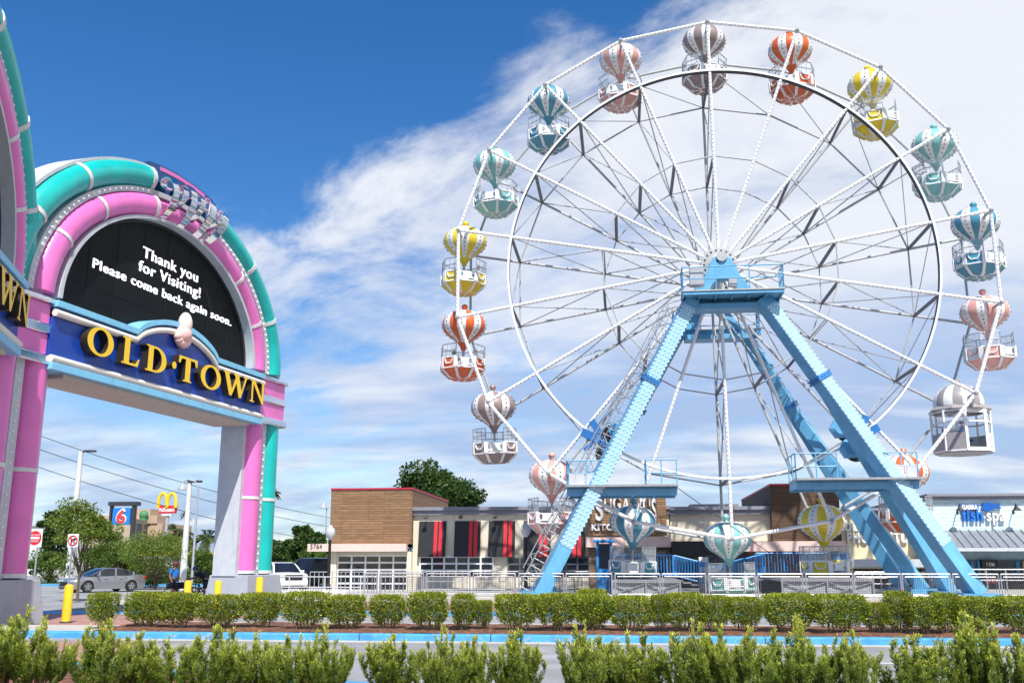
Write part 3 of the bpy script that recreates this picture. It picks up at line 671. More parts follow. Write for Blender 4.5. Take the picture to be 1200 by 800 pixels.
# ------------------------------------------------------------------ shops behind the wheel
M['bluecurt'] = mat('blue_curtain', (.04, .24, .42), .8); M['tancurt'] = mat('tan_curtain', (.40, .28, .20), .8)
YB = 60.0
bx = lambda px: AX(px, YB)
bz = lambda py, px=700: A(px, py, YB).z
r1 = thing('restaurant_building', 'cream restaurant with a wood-clad end and black awnings with red stripes', 'building', (bx(600), YB, 0))
b = MB(); b.bb(bx(484), bx(785), YB, YB+16, .1, bz(602)); b.build('wall', M['cream'], r1, smooth=0)
b = MB(); b.bb(bx(482), bx(786), YB-.25, YB+16.2, bz(602)+.003, bz(597)); b.bb(bx(481.5), bx(786.5), YB-.4, YB+16.3, bz(597)+.003, bz(593)); b.build('cornice', M['cornice'], r1, smooth=0)
b = MB(); b.bb(bx(388.5), bx(484), YB-.5, YB+12, bz(637), bz(572)); b.build('wood_cladding', M['wood'], r1, smooth=0)
b = MB(); b.bb(bx(388), bx(484.5), YB-.56, YB+12.1, bz(572)+.003, bz(570)); b.build('red_capping', M['redcap'], r1, smooth=0)
b = MB(); b.bb(bx(366), bx(480), YB-.95, YB-.52, bz(645.5), bz(636.5)); bd = b.build('fascia_band', M['pinkband'], r1, smooth=0)
b = MB(); b.text('5764', front(bx(369.5), YB-.96, bz(642.5)), .42, .03, width=.72); b.build('house_number', M['dgrey'], bd, smooth=0)
b = MB(); b.bb(bx(388), bx(397), YB-.4, YB+12, .1, bz(645.6)); b.bb(bx(479), bx(484), YB-.4, YB+.2, .1, bz(645.6)); b.bb(bx(397), bx(479), YB-.2, YB+.2, bz(650), bz(645.6)); b.bb(bx(388), bx(484), YB+5, YB+12, .1, bz(646)); b.build('end_wall', M['cream'], r1, smooth=0)
def glazed(name, px0, px1, z0, z1, nx, nz, root, y=YB, fm='white', gm='glass', fw=.1):
    x0, x1 = bx(px0), bx(px1)
    b = MB(); b.bb(x0, x1, y-.02, y+.02, z0, z1); g = b.build(name, M[gm], root, smooth=0)
    b = MB()
    for i in range(nx+1): x = x0+(x1-x0)*i/nx; b.bb(x-fw/2, x+fw/2, y-.09, y-.022, z0, z1)
    for j in range(nz+1): z = z0+(z1-z0)*j/nz; b.bb(x0-fw/2, x1+fw/2, y-.075, y-.021, z-fw/2, z+fw/2)
    b.build('frame', M[fm], g, smooth=0); return g
glazed('garage_door', 397.5, 478.5, .12, bz(650.5), 5, 5, r1, y=YB-.1)
glazed('window', 493, 578, .9, bz(652), 6, 3, r1, y=YB-.03)
glazed('window', 596, 690, .9, bz(653), 7, 3, r1, y=YB-.03, fm='dgrey')
b = MB(); b.bb(bx(484.5), bx(690), YB-.35, YB-.1, .1, .9); b.build('low_wall', M['cream'], r1, smooth=0)
for p0, p1, s0 in ((491, 523, 509), (533, 563.5, 550), (573, 604, 590.5), (614, 646, 632), (654, 686, 671)):
    x0, x1 = bx(p0), bx(p1); zt, zb = bz(609.5), bz(652); xs = bx(s0); w = .21
    def slab(b, xa, xb, off, mi=0):
        vs = [(xa, YB-.06-off, zt), (xb, YB-.06-off, zt), (xb, YB-.38-off, zb), (xa, YB-.38-off, zb), (xa, YB-.03-off, zt), (xb, YB-.03-off, zt), (xb, YB-.33-off, zb), (xa, YB-.33-off, zb)]
        b.add(vs, [(0, 3, 2, 1), (4, 5, 6, 7), (0, 1, 5, 4), (3, 7, 6, 2), (0, 4, 7, 3), (1, 2, 6, 5)], mi)
    b = MB(); slab(b, x0, x1, 0); aw = b.build('awning', M['black'], r1, smooth=0)
    b = MB(); slab(b, xs, xs+w, .012); slab(b, xs+w*1.45, xs+w*2.45, .012); b.build('red_stripe', M['red'], aw, smooth=0)
    b = MB()
    for q in (0,):
        c = Vector(((x0+x1)/2-.35, YB, bz(604.5))); b.tube([c, c+Vector((0, -.35, .12)), c+Vector((0, -.62, .02))], .025, 6); b.ball(c+Vector((0, -.66, -.05)), .15, 8, 5, sq=(1, 1, .7))
    b.build('wall_lamp', M['dgrey'], r1)
# sign of boards
b = MB(); b.bb(bx(690), bx(781.5), YB-.7, YB-.3, bz(627.5), bz(574)); sg = b.build('sign_panel', M['wood'], r1, smooth=0)
b = MB()
fo = front(bx(699), YB-.71, bz(608))
xw = bx(772)-bx(699)
hts = [1.55, 1.25, 1.15, 1.1, 1.15, 1.25, 1.55]
word = ['S', 'U', 'G', 'A', 'R', 'Y', "'S"]
for i, ch in enumerate(word):
    x = bx(699)+xw*i/7
    h = 1.75 if i in (0, 6) else 1.28
    dz = -.30 if i in (0, 6) else .15+.05*abs(3-i)
    b.text(ch, front(x, YB-.7, bz(603.5)+dz), h, .14, bold=.035, width=xw/7*.84)
b.build('sign_letters', M['white'], sg, smooth=0)
b = MB(); b.text('KITCHEN & BAR', front(bx(694), YB-.7, bz(621.5)), .52, .12, bold=.02, width=bx(777)-bx(694)); b.build('sign_letters', M['white'], sg, smooth=0)
b = MB(); b.bb(bx(687), bx(786), YB-.62, YB-.05, bz(641), bz(628.5)); b.build('fascia_band', M['pinkband'], r1, smooth=0)
b = MB(); b.bb(bx(690), bx(785), YB-.2, YB+.02, .1, bz(641.5)); b.build('stone_front', M['stone'], r1, smooth=0)
glazed('window', 700, 780, .9, bz(645), 5, 2, r1, y=YB-.24, fm='dgrey')
# plaza wing with the dark wooden block and the photo shop
r2 = thing('plaza_building', 'cream shop row with a dark wooden block and raised photo studio lettering', 'building', (bx(900), YB, 0))
b = MB(); b.bb(bx(786.5), bx(905), YB+.3, YB+16, bz(634), bz(603)); b.build('wall', M['cream'], r2, smooth=0)
b = MB(); b.bb(bx(786.6), bx(905), YB, YB+16, bz(603)+.003, bz(598)); b.bb(bx(786.6), bx(905), YB-.15, YB+16, bz(598)+.003, bz(594)); b.bb(bx(812), bx(870), YB+1, YB+3, bz(594)+.003, bz(590)); b.build('cornice', M['cornice'], r2, smooth=0)
b = MB(); b.bb(bx(786.6), bx(838), YB-1.6, YB+.3, bz(650), bz(636)); b.build('canopy', M['black'], r2, smooth=0)
b = MB(); b.bb(bx(838.2), bx(986), YB-.9, YB+.28, bz(646), bz(634.6)); b.build('fascia_band', M['pinkband'], r2, smooth=0)
b = MB(); b.bb(bx(786.6), bx(986), YB+1.2, YB+16, .1, bz(634.8)); b.build('shop_front', M['stone'], r2, smooth=0)
glazed('window', 800, 880, .3, bz(650), 6, 2, r2, y=YB+1.15, fm='dgrey')
b = MB(); b.bb(bx(905), bx(985.5), YB-.4, YB+14, bz(634.4), bz(571.5)); b.build('dark_wood_block', M['darkwood'], r2, smooth=0)
b = MB(); b.bb(bx(904.5), bx(986), YB-.48, YB+14.1, bz(571.5)+.003, bz(569)); b.build('red_capping', M['redcap'], r2, smooth=0)
b = MB(); b.bb(bx(986), bx(1092), YB, YB+16, bz(666), bz(604)); b.build('wall', M['cream2'], r2, smooth=0)
b = MB(); b.bb(bx(986.2), bx(1092), YB-.2, YB+16.1, bz(604)+.003, bz(600)); b.bb(bx(986.2), bx(1092), YB-.35, YB+16.1, bz(600)+.003, bz(597)); b.build('cornice', M['cornice'], r2, smooth=0)
b = MB(); b.bb(bx(986.2), bx(1092), YB-1.3, YB-.01, bz(664), bz(655)); b.build('fascia_band', M['lgrey'], r2, smooth=0)
b = MB(); b.text('OLD·TOWN', front(bx(1023), YB, bz(622.5)), .66, .2, align='CENTER', bold=.02, width=bx(1056)-bx(990)); b.build('sign_letters', M['white'], r2, smooth=0); b = MB(); b.text('PHOTO·STUDIO', front(bx(1040), YB, bz(636)), .80, .2, align='CENTER', bold=.02, width=bx(1088)-bx(993)); b.build('sign_letters', M['white'], r2, smooth=0)
b = MB(); b.bb(bx(986), bx(1092), YB+.6, YB+16, .1, bz(666.3)); b.build('shop_front', M['dgrey'], r2, smooth=0)
glazed('window', 992, 1088, .8, bz(668), 6, 1, r2, y=YB+.5, fm='darksteel', gm='bluewin')
for px in (1078, 1083, 1088):
    b = MB(); c = Vector((bx(px), YB+4, bz(597))); b.tube([c, c+Z_*1.25], .16, 10); b.tube([c+Z_*1.25, c+Z_*1.4], .22, 10); b.build('roof_vent', M['steel'], r2)
# fish spa
r3 = thing('spa_shop', 'pale blue clapboard shop with a fish sign and a grey standing-seam awning roof', 'building', (bx(1150), YB-2, 0))
ys = YB-2.0
sx = lambda px: AX(px, ys); sz = lambda py: A(1150, py, ys).z
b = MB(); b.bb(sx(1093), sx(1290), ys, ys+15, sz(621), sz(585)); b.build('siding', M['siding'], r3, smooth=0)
b = MB(); b.bb(sx(1090.5), sx(1293), ys-.22, ys+15.2, sz(585)+.003, sz(581.5)); b.bb(sx(1089.5), sx(1294), ys-.38, ys+15.3, sz(581.5)+.003, sz(578.5)); b.bb(sx(1090), sx(1093), ys-.1, ys+15, sz(641), sz(585)); b.build('cornice', M['cornice'], r3, smooth=0)
z0, z1 = sz(642), sz(621)
b = MB(); vs = [(sx(1094), ys-.02, z1), (sx(1290), ys-.02, z1), (sx(1290), ys-2.0, z0), (sx(1094), ys-2.0, z0)]; b.add(vs+[(x, y+.05, z-.12) for x, y, z in vs], [(0, 3, 2, 1), (4, 5, 6, 7), (3, 7, 6, 2), (0, 4, 7, 3), (1, 2, 6, 5)])
rf = b.build('awning_roof', M['roofmetal'], r3, smooth=0)
b = MB()
for i in range(24): x = sx(1096)+i*.46; b.bar((x, ys-.03, z1+.03), (x, ys-2.0, z0+.03), .05, .07)
b.build('standing_seams', M['roofmetal'], rf, smooth=0)
b = MB(); b.bb(sx(1094), sx(1290), ys-2.08, ys-1.96, sz(646), sz(642.3)); b.build('gutter', M['lgrey'], r3, smooth=0)
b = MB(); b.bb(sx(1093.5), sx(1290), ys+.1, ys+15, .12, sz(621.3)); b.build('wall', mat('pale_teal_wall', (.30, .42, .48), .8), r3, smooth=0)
b = MB(); b.bb(sx(1118), sx(1280), ys-.02, ys+.05, .2, sz(656)); sw = b.build('shop_window', M['glass'], r3, smooth=0)
b = MB()
for i in range(34):
    x = sx(1121)+i*.34
    if 4.0 < i < 8.5: continue
    b = MB(); b.tube([(x, ys-.06, sz(671)), (x+.03, ys-.06, sz(657))], .09, 6); b.build('curtain', M['tancurt'] if i % 3 == 1 else M['bluecurt'], sw)
b = MB(); b.bb(sx(1147), sx(1166), ys-.2, ys-.08, sz(667), sz(655.5)); nb_ = b.build('number_panel', M['black'], r3, smooth=0)
b = MB(); b.text('106', front(sx(1156.5), ys-.21, sz(663)), .30, .02, align='CENTER'); b.build('house_number', M['white'], nb_, smooth=0)
b = MB(); b.bb(sx(1151), sx(1163), ys-.14, ys-.04, sz(683), sz(676.5)); op = b.build('window_sign', M['red'], r3, smooth=0)
b = MB(); b.text('OPEN', front(sx(1157), ys-.145, sz(681.8)), .26, .02, align='CENTER', bold=.01); b.build('sign_letters', M['white'], op, smooth=0)
b = MB(); b.text('fish', front(sx(1130), ys, sz(610)), .98, .22, bold=.02, width=sx(1153.5)-sx(1130)); b.build('blue_letters', mat('bright_blue', (.01, .17, .62), .4, var=.03), r3, smooth=0)
b = MB(); b.text('spa', front(sx(1158.5), ys, sz(610)), .92, .22, bold=.018, width=sx(1180)-sx(1158.5)); b.bb(sx(1154.6), sx(1157.4), ys-.22, ys-.005, sz(606.6), sz(605.2)); b.build('white_letters', M['white'], r3, smooth=0)
b = MB(); b.text('GARRA', front(sx(1130), ys-.14, sz(596.5)), .34, .1, bold=.02, width=sx(1149)-sx(1130)); b.build('white_letters', M['white'], r3, smooth=0)
b = MB()
cz = sz(597); c0 = sx(1150)
fish = [(-.05, -.10), (.20, -.22), (.50, -.16), (.72, -.02), (1.02, -.06), (.90, .08), (.98, .20), (.66, .16), (.38, .28), (.05, .20)]
b.prism(fish, front(c0+.20, ys, cz+.12), .02, .24); b.bb(sx(1129), sx(1150.5), ys-.13, ys-.01, sz(597.5), sz(591)); b.build('fish_emblem', mat('emblem_blue', (.008, .10, .42), .4, var=.03), r3, smooth=0)
for px in (1120, 1186):
    b = MB(); c = Vector((sx(px+6), ys, sz(600))); b.tube([c, c+Vector((0, -.45, .45)), c+Vector((-.1, -.8, .30))], .03, 6); e = c+Vector((-.12, -.85, .1)); b.lathe(e, [(.05, .2), (.1, .12), (.26, -.06)], 12); b.ball(c, .09, 6, 4); b.build('gooseneck_lamp', M['darksteel'], r3)

# ------------------------------------------------------------------ far left: motel block and roadside signs
YM = 210
r4 = thing('motel_block', 'far beige motel with a stepped parapet and dark balcony bays above the trees', 'building', (AX(150, YM), YM, 0))
mz = lambda py: A(170, py, YM+13.5).z
ax_ = lambda px: A(px, 606, YM+13.5).x
b = MB(); b.bb(ax_(60), ax_(190), YM+14, YM+30, 0, mz(613)); b.bb(ax_(158), ax_(176), YM+13.5, YM+20, mz(613), mz(596)); b.bb(ax_(112), ax_(184), YM+13.7, YM+19, mz(613), mz(603.5)); b.build('wall', mat('tan_stucco', (.46, .33, .24), .9), r4, smooth=0)
# the long wing recedes to the right
pA, pB = Vector((A(158, 606, YM).x, YM, 0)), Vector((A(222, 615, YM+75).x, YM+75, 0)); dv = (pB-pA); ln_ = dv.length; dv.normalize(); nv = Vector((dv.y, -dv.x, 0))
b = MB(); b.box(pA+dv*ln_/2-nv*6+Z_*(A(165, 607, YM).z/2), (ln_, 12, A(165, 607, YM).z), 0, (dv, nv, Z_)); b.build('wing', mat('motel_wing', (.42, .34, .25), .9), r4, smooth=0)
for lv in range(4):
    for k in range(9):
        b = MB(); c = pA+dv*(ln_*(k+.6)/9.4)+nv*.06+Z_*(A(165, 612, YM).z-2.0-lv*5.6); b.box(c, (ln_/9.4*.72, .25, 3.9), 0, (dv, nv, Z_)); b.build('balcony_bay', M['dgrey'], r4, smooth=0)
b = MB(); c = Vector((ax_(169.5), YM+13, mz(612))); b.tube([c, c+Z_*1.0], .9, 8); b.ball(c+Z_*1.7, 1.1, 8, 6); b.build('green_emblem', mat('emblem_green', (.06, .22, .10), .6), r4)
YS = 105
r5 = thing('motel_sign', 'square blue roadside sign with a red and white number six under a dark bar', 'sign', (AX(145, YS), YS, 0))
qx = lambda px: A(px, 603, YS).x; qz = lambda py: A(145, py, YS).z
b = MB(); b.bb(qx(133.5), qx(154), YS-.3, YS+.3, qz(614.5), qz(595)); pn = b.build('sign_face', mat('sign_face_blue', (.02, .20, .62), .4, var=.05), r5, smooth=0)
b = MB(); b.text('6', front(qx(144), YS-.31, qz(612.5)), qz(593.3)-qz(612.5)+.35, .06, align='CENTER', bold=.12, width=1.25); b.build('numeral_edge', M['white'], pn, smooth=0)
b = MB(); b.text('6', front(qx(144), YS-.40, qz(612.3)), qz(593.6)-qz(612.3)+.2, .06, align='CENTER', bold=.04, width=1.02); b.build('numeral', mat('numeral_red', (.75, .05, .05), .4), pn, smooth=0)
b = MB(); b.bb(qx(128), qx(162), YS-.45, YS+.45, qz(592.3), qz(587.8)); b.bb(qx(155.5), qx(158.5), YS-.3, YS+.3, 0, qz(592.3)); b.bb(qx(129.5), qx(131.5), YS-.3, YS+.3, 0, qz(592.3)); b.build('frame', M['darksteel'], r5, smooth=0)
YC = 150
r6 = thing('burger_sign', 'tall roadside sign with yellow arches on a red panel beyond the trees', 'sign', (AX(197, YC), YC, 0))
qx = lambda px: A(px, 592, YC).x; qz = lambda py: A(197, py, YC).z
for s in (0, 1):
    b = MB(); c = qx(191.2+s*10.6); hw = (qx(196.4)-qx(186.4))/2; zb, zt = qz(595), qz(578)
    pts = [Vector((c+hw*math.sin(R_(t)*1.0)*(1 if True else 1), YC-.25-.02*s, zb+(zt-zb)*max(0, math.cos(R_(t)))**.62)) for t in np.linspace(-90, 90, 19)]
    b.tube(pts, .26, 8); b.build('arch', mat('arch_yellow', (.90, .55, .01), .4, var=.03), r6)
b = MB()
vs = [(-1.0, 0), (1.0, 0), (1.12, 1), (-1.12, 1)]
hw = (qx(207.3)-qx(186.7))/2; b.prism([(x*hw*.92, z*(qz(592)-qz(601))) for x, z in vs], front(qx(197), YC, qz(601)), -.3, .3); rp = b.build('red_panel', M['red'], r6, smooth=0)
b = MB(); b.text("McDonald's", front(qx(197), YC-.31, qz(599)), .78, .05, align='CENTER', bold=.03, width=hw*1.75); b.build('sign_letters', M['white'], rp, smooth=0)
b = MB(); b.bb(qx(190.5), qx(203), YC-.2, YC+.2, qz(604), qz(601.6)); b.build('lower_panel', M['offwhite'], r6, smooth=0)
b = MB(); b.tube([(qx(196.5), YC+.2, 0), (qx(196.5), YC+.2, qz(602))], .26, 10); b.build('pole', M['grey'], r6)
# a low yellow-roofed stand behind the trees
r7 = thing('roadside_stand', 'low stand with a yellow roof edge half hidden by trees', 'building', (AX(200, 130), 130, 0))
qz = lambda py: A(197, py, 130).z
b = MB(); b.bb(AX(170, 130), AX(226, 130), 130, 138, 0, qz(651)); b.build('wall', M['offwhite'], r7, smooth=0)
b = MB(); b.bb(AX(168, 130), AX(228, 130), 129.4, 138.5, qz(651)+.003, qz(645)); b.build('roof_edge', mat('roof_yellow', (.72, .55, .06), .5), r7, smooth=0)
r8 = thing('shop_building', 'far white shop wall just right of the left gate leg', 'building', (AX(50, 140), 140, 0))
qz = lambda py: A(60, py, 140).z
b = MB(); b.bb(AX(-10, 140), AX(58, 140), 140, 150, 0, qz(616)); b.build('wall', M['offwhite'], r8, smooth=0)
b = MB(); b.bb(AX(-11, 140), AX(59, 140), 139.7, 150.3, qz(616)+.003, qz(613)); b.build('roof_edge', M['lgrey'], r8, smooth=0)
# ------------------------------------------------------------------ the wheel
M['strut'] = mat('dark_strut', (.13, .13, .14), .5, .2)
WX, WZ, YF, YR, RW = 4.806, 15.47, 45.31, 49.40, 12.70
YC_ = (YF+YR)/2
fw = thing('ferris_wheel', 'tall white ferris wheel strung with bulbs on light blue splayed legs', 'ferris wheel', (WX, YC_, .36))
def wp(k, r, y, f=0.0): a = R_(90-20*k)+f; return Vector((WX+r*math.cos(a), y, WZ+r*math.sin(a)))
RI, RM = .79*RW, .435*RW
def bulbs(b, p, q, step, off, r=.046):
    d = q-p; n = max(1, int(d.length/step))
    for i in range(n): b.ball(p+d*((i+.5)/n)+off, r, 6, 4)
for k in range(18):
    p, q = wp(k, .85, YF), wp(k, RW, YF)
    b = MB(); b.tube([p, q], .078, 8); s = b.build('spoke', M['white'], fw)
    b = MB(); bulbs(b, wp(k, 1.2, YF), q, .21, Vector((0, -.068, 0))); tag(b.build('bulb_string', M['bulb'], s), kind='stuff')
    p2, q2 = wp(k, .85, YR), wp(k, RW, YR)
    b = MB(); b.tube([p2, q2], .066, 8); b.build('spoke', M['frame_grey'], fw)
    a0, a1 = wp(k, RW, YF), wp(k+1, RW, YF)
    b = MB(); b.tube([a0, a1], .082, 8); s = b.build('rim_bar', M['white'], fw)
    b = MB(); bulbs(b, a0, a1, .21, Vector((0, -.068, 0))); tag(b.build('bulb_string', M['bulb'], s), kind='stuff')
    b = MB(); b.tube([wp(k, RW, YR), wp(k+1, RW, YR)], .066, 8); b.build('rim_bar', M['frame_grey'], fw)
    b = MB(); b.tube([wp(k, RM, YF), wp(k+1, RM, YF)], .036, 6); b.build('tie_bar', M['frame_grey'], fw)
    b = MB(); b.tube([wp(k, RM, YR), wp(k+1, RM, YR)], .036, 6); b.build('tie_bar', M['frame_grey'], fw)
    b = MB(); b.tube([wp(k, RI, YR), wp(k+1, RI, YR)], .045, 6); b.build('ring_bar', M['frame_grey'], fw)
    for r in (RI, RM):
        b = MB(); b.bar(wp(k, r, YF+.08), wp(k, r, YR-.08), .12, .12, up=wp(k, 1, 0)-wp(k, 0, 0)); b.build('cross_strut', M['strut'], fw, smooth=0)
    for (ra, ya, rb, yb) in ((RI, YF, RM, YR), (RI, YR, RM, YF), (RM, YF, 1.6, YR), (RM, YR, 1.6, YF)):
        b = MB(); b.tube([wp(k, ra, ya), wp(k, rb, yb)], .03, 5); b.build('brace_rod', M['frame_grey'], fw)
    b = MB(); b.tube([wp(k, RI, YF), wp(k+1, RI, YR)], .022, 5); b.build('lateral_rod', M['steel'], fw)
    b = MB(); b.tube([wp(k, RW, YF-.12), wp(k, RW, YR+.12)], .06, 8); 
    for y in (YF-.1, YR+.1): b.ball(wp(k, RW, y), .11, 8, 5)
    b.build('gondola_axle', M['grey'], fw)
b = MB(); rn = 144
for rr, yy in ((RI-.05, YF-.10), (RI+.05, YF-.10), (RI+.05, YF+.22), (RI-.05, YF+.22)): b.v += [(WX+rr*math.cos(2*math.pi*t/rn), yy, WZ+rr*math.sin(2*math.pi*t/rn)) for t in range(rn)]
b.n = len(b.v)
for q in range(4):
    for t in range(rn): b.f.append((q*rn+t, q*rn+(t+1) % rn, ((q+1) % 4)*rn+(t+1) % rn, ((q+1) % 4)*rn+t)); b.m.append(1 if q == 3 else 0)
b.build('drive_ring', [M['white'], M['darksteel']], fw)  # inner face coloured dark to paint in the shade on the ring's underside
for y in (YF, YR):
    b = MB(); ax = (X_, Z_, -Y_)
    b.lathe((WX, y, WZ), [(.34, .30), (.48, .24), (.48, .12), (.84, .09), (.88, .0), (.84, -.09), (.45, -.12), (.4, -.3)], 36, ax=ax); h = b.build('hub', M['frame_grey'], fw)
    b = MB()
    for k in range(18): c = wp(k+.5, .70, y-.11); b.ball(c, .05, 6, 4)
    b.build('hub_bolts', M['darksteel'], h)
b = MB(); b.tube([(WX, YF-1.4, WZ), (WX, YR+1.4, WZ)], .24, 20); b.tube([(WX, YF+.4, WZ), (WX, YR-.4, WZ)], .42, 20, mi=0); b.build('axle', M['steel'], fw)
# supports
def mirror(p): return Vector((p.x, 2*YC_-p.y, p.z))
LT, LF = A(811, 350, 43.9), A(633, 697, 42.0)
RT, RF = A(893, 350, 43.9), A(1146, 695.5, 42.0)
LF.z = RF.z = max(.42, (LF.z+RF.z)/2)
SEC = .62
def leg(T, F, bulbson, rear):
    d = (T-F); ln = d.length; d.normalize(); sx_ = d.cross(Y_).normalized()
    if sx_.x < 0: sx_ = -sx_
    ph = R_((-1 if rear else 1)*(25 if T.x > WX else 14))                                   # the square section is turned about the leg's own axis
    fy = (-Y_*math.cos(ph)+sx_*math.sin(ph)).normalized(); fx = (sx_*math.cos(ph)+Y_*math.sin(ph)).normalized()
    b = MB(); b.box((F+T)/2, (SEC, SEC, ln), 0, (fx, fy, d)); lg = b.build('leg', M['ltblue'], fw, smooth=0, bevel=.02)
    if bulbson:
        b = MB(); b.box(F+d*(ln*.56)+fy*(SEC/2+.012), (SEC*.86, ln*.82, .02), 0, (fx, d, fy)); pn = b.build('light_panel', M['panelblue'], lg, smooth=0)
        b = MB(); n = int(ln*.82/.205)
        for i in range(n):
            for j in range(4): b.ball(F+d*(ln*.15+(i+.5)*.205)+fx*((j-1.5)*.19)+fy*(SEC/2+.022), .045, 5, 3)
        o = tag(b.build('bulb_grid', M['dotbulb'], lg), kind='stuff')
    J = F+d*(ln*.70)
    b = MB(); b.box(J, (SEC+.16, SEC+.16, .10), 0, (fx, fy, d)); b.box(J+d*.115, (SEC+.13, SEC+.13, .10), 0, (fx, fy, d))
    for i in range(6):
        for s in (-1, 1): b.ball(J+fx*((i-2.5)*.16)+fy*(s*(SEC/2+.05))+d*.18, .035, 5, 3); b.ball(J+fy*((i-2.5)*.16)+fx*(s*(SEC/2+.05))+d*.18, .035, 5, 3)
    b.build('flange', M['blue'], lg, smooth=0)
    F2 = F+Y_*(-3.5 if rear else 3.5)+X_*(0 if T.x > WX else (.30 if rear else -.35)); T2 = J-d*.6+Y_*(-.3 if rear else .3); d2_ = T2-F2; l2 = d2_.length; d2_.normalize()
    gy = (fy-d2_*fy.dot(d2_)).normalized(); gx = d2_.cross(gy).normalized()
    b = MB(); b.box((F2+T2)/2, (SEC*.84, SEC*.84, l2), 0, (gx, gy, d2_)); b.build('leg_fork', M['ltblue'], fw, smooth=0, bevel=.02)
    for q in (F, F2):
        b = MB(); b.box((q.x, q.y, .47), (1.35, 1.2, .16)); b.box((q.x, q.y, .375), (1.7, 1.5, .045))
        for sx2 in (-.72, .72):
            for sy in (-.6, .6): b.tube([(q.x+sx2, q.y+sy, .38), (q.x+sx2, q.y+sy, .55)], .04, 6)
        b.build('foot_plate', M['ltblue'], fw, smooth=0)
leg(LT, LF, True, False); leg(RT, RF, True, False); leg(mirror(LT)-X_*.25, mirror(LF)-X_*.9, False, True); leg(mirror(RT), mirror(RF), False, True)
# cable lattice between rear fork and leg
for (T, F) in ((mirror(RT), mirror(RF)),):
    b = MB(); d = T-F; n = 9
    for i in range(n):
        t0, t1 = .74+i*.025, .74+(i+1)*.025
        b.bar(F+d*t0+Y_*-.3+X_*(.38 if i % 2 else -.38), F+d*t1+Y_*-.3+X_*(-.38 if i % 2 else .38), .06, .06)
    b.build('lattice', M['ltblue'], fw, smooth=0)
def railing(b, pts, h, n_post, r=.028, mid=True):
    for p, q in zip(pts[:-1], pts[1:]):
        p, q = Vector(p), Vector(q)
        for f in ((1.0, .52) if mid else (1.0,)): b.tube([p+Z_*h*f, q+Z_*h*f], r, 6)
        for i in range(n_post+1): c = p+(q-p)*(i/n_post); b.tube([c, c+Z_*h], r, 6)
# hub platforms
for side, yf in ((0, 42.75), (1, 2*YC_-42.75)):
    sgn = 1 if side == 0 else -1
    xa, xb = A(800, 343, 43).x, A(918, 338, 43).x; zt = A(860, 340, 42.75).z
    b = MB(); b.bb(xa, xb, yf, yf+sgn*1.53, zt-.06, zt); b.bb(xa, xb, yf+.001*sgn, yf+sgn*.06, zt-.14, zt-.063)
    b.bb(xa, xb, yf+sgn*1.45, yf+sgn*1.53, zt-.30, zt-.063)
    for i in range(7): x = xa+(xb-xa)*i/6; x = min(max(x, xa+.03), xb-.03); b.bb(x-.03, x+.03, yf+.073*sgn, yf+sgn*1.447, zt-.16, zt-.063)
    b.bb(xa+.5, xb-.5, yf+sgn*1.0, yf+sgn*2.0, zt-.55, zt-.305)
    pf = b.build('hub_platform', M['ltblue'], fw, smooth=0)
    b = MB(); b.bb(xa-.03, xb+.03, yf-.05*sgn, yf+sgn*1.55, zt+.003, zt+.05); b.build('deck', M['concrete'], pf, smooth=0)
    b = MB(); railing(b, [(xa, yf+sgn*1.2, zt), (xa, yf+sgn*.08, zt), (xb, yf+sgn*.08, zt), (xb, yf+sgn*1.2, zt)], 1.15, 3); b.build('railing', M['ltblue'], pf)
    out = [(-1.55, 0), (-.78, 0), (-.52, .62), (-.26, 1.0), (.26, 1.0), (.52, .62), (.78, 0), (1.55, 0), (.82, 1.10), (.40, 2.05), (.26, 2.12), (.20, 1.86), (-.20, 1.86), (-.26, 2.12), (-.40, 2.05), (-.82, 1.10)]
    hh = WZ-zt
    b = MB(); b.prism([(x*1.0, z/2.1*hh) for x, z in out], (Vector((WX, yf+sgn*1.55, zt)), X_, Z_, -Y_), -.28, .28); b.build('bearing_stand', M['ltblue'], fw, smooth=0, bevel=.02)
    if side == 0:
        for px0, px1, py0, py1 in ((808.5, 824, 312, 338), (854, 863.5, 326, 338)):
            b = MB(); p0, p1 = A(px0, py1, 43.1), A(px1, py0, 43.1); b.bb(p0.x, p1.x, 43.0, 43.35, p0.z+.1, p1.z); b.build('control_cabinet', M['steel'], pf, smooth=0, bevel=.02)
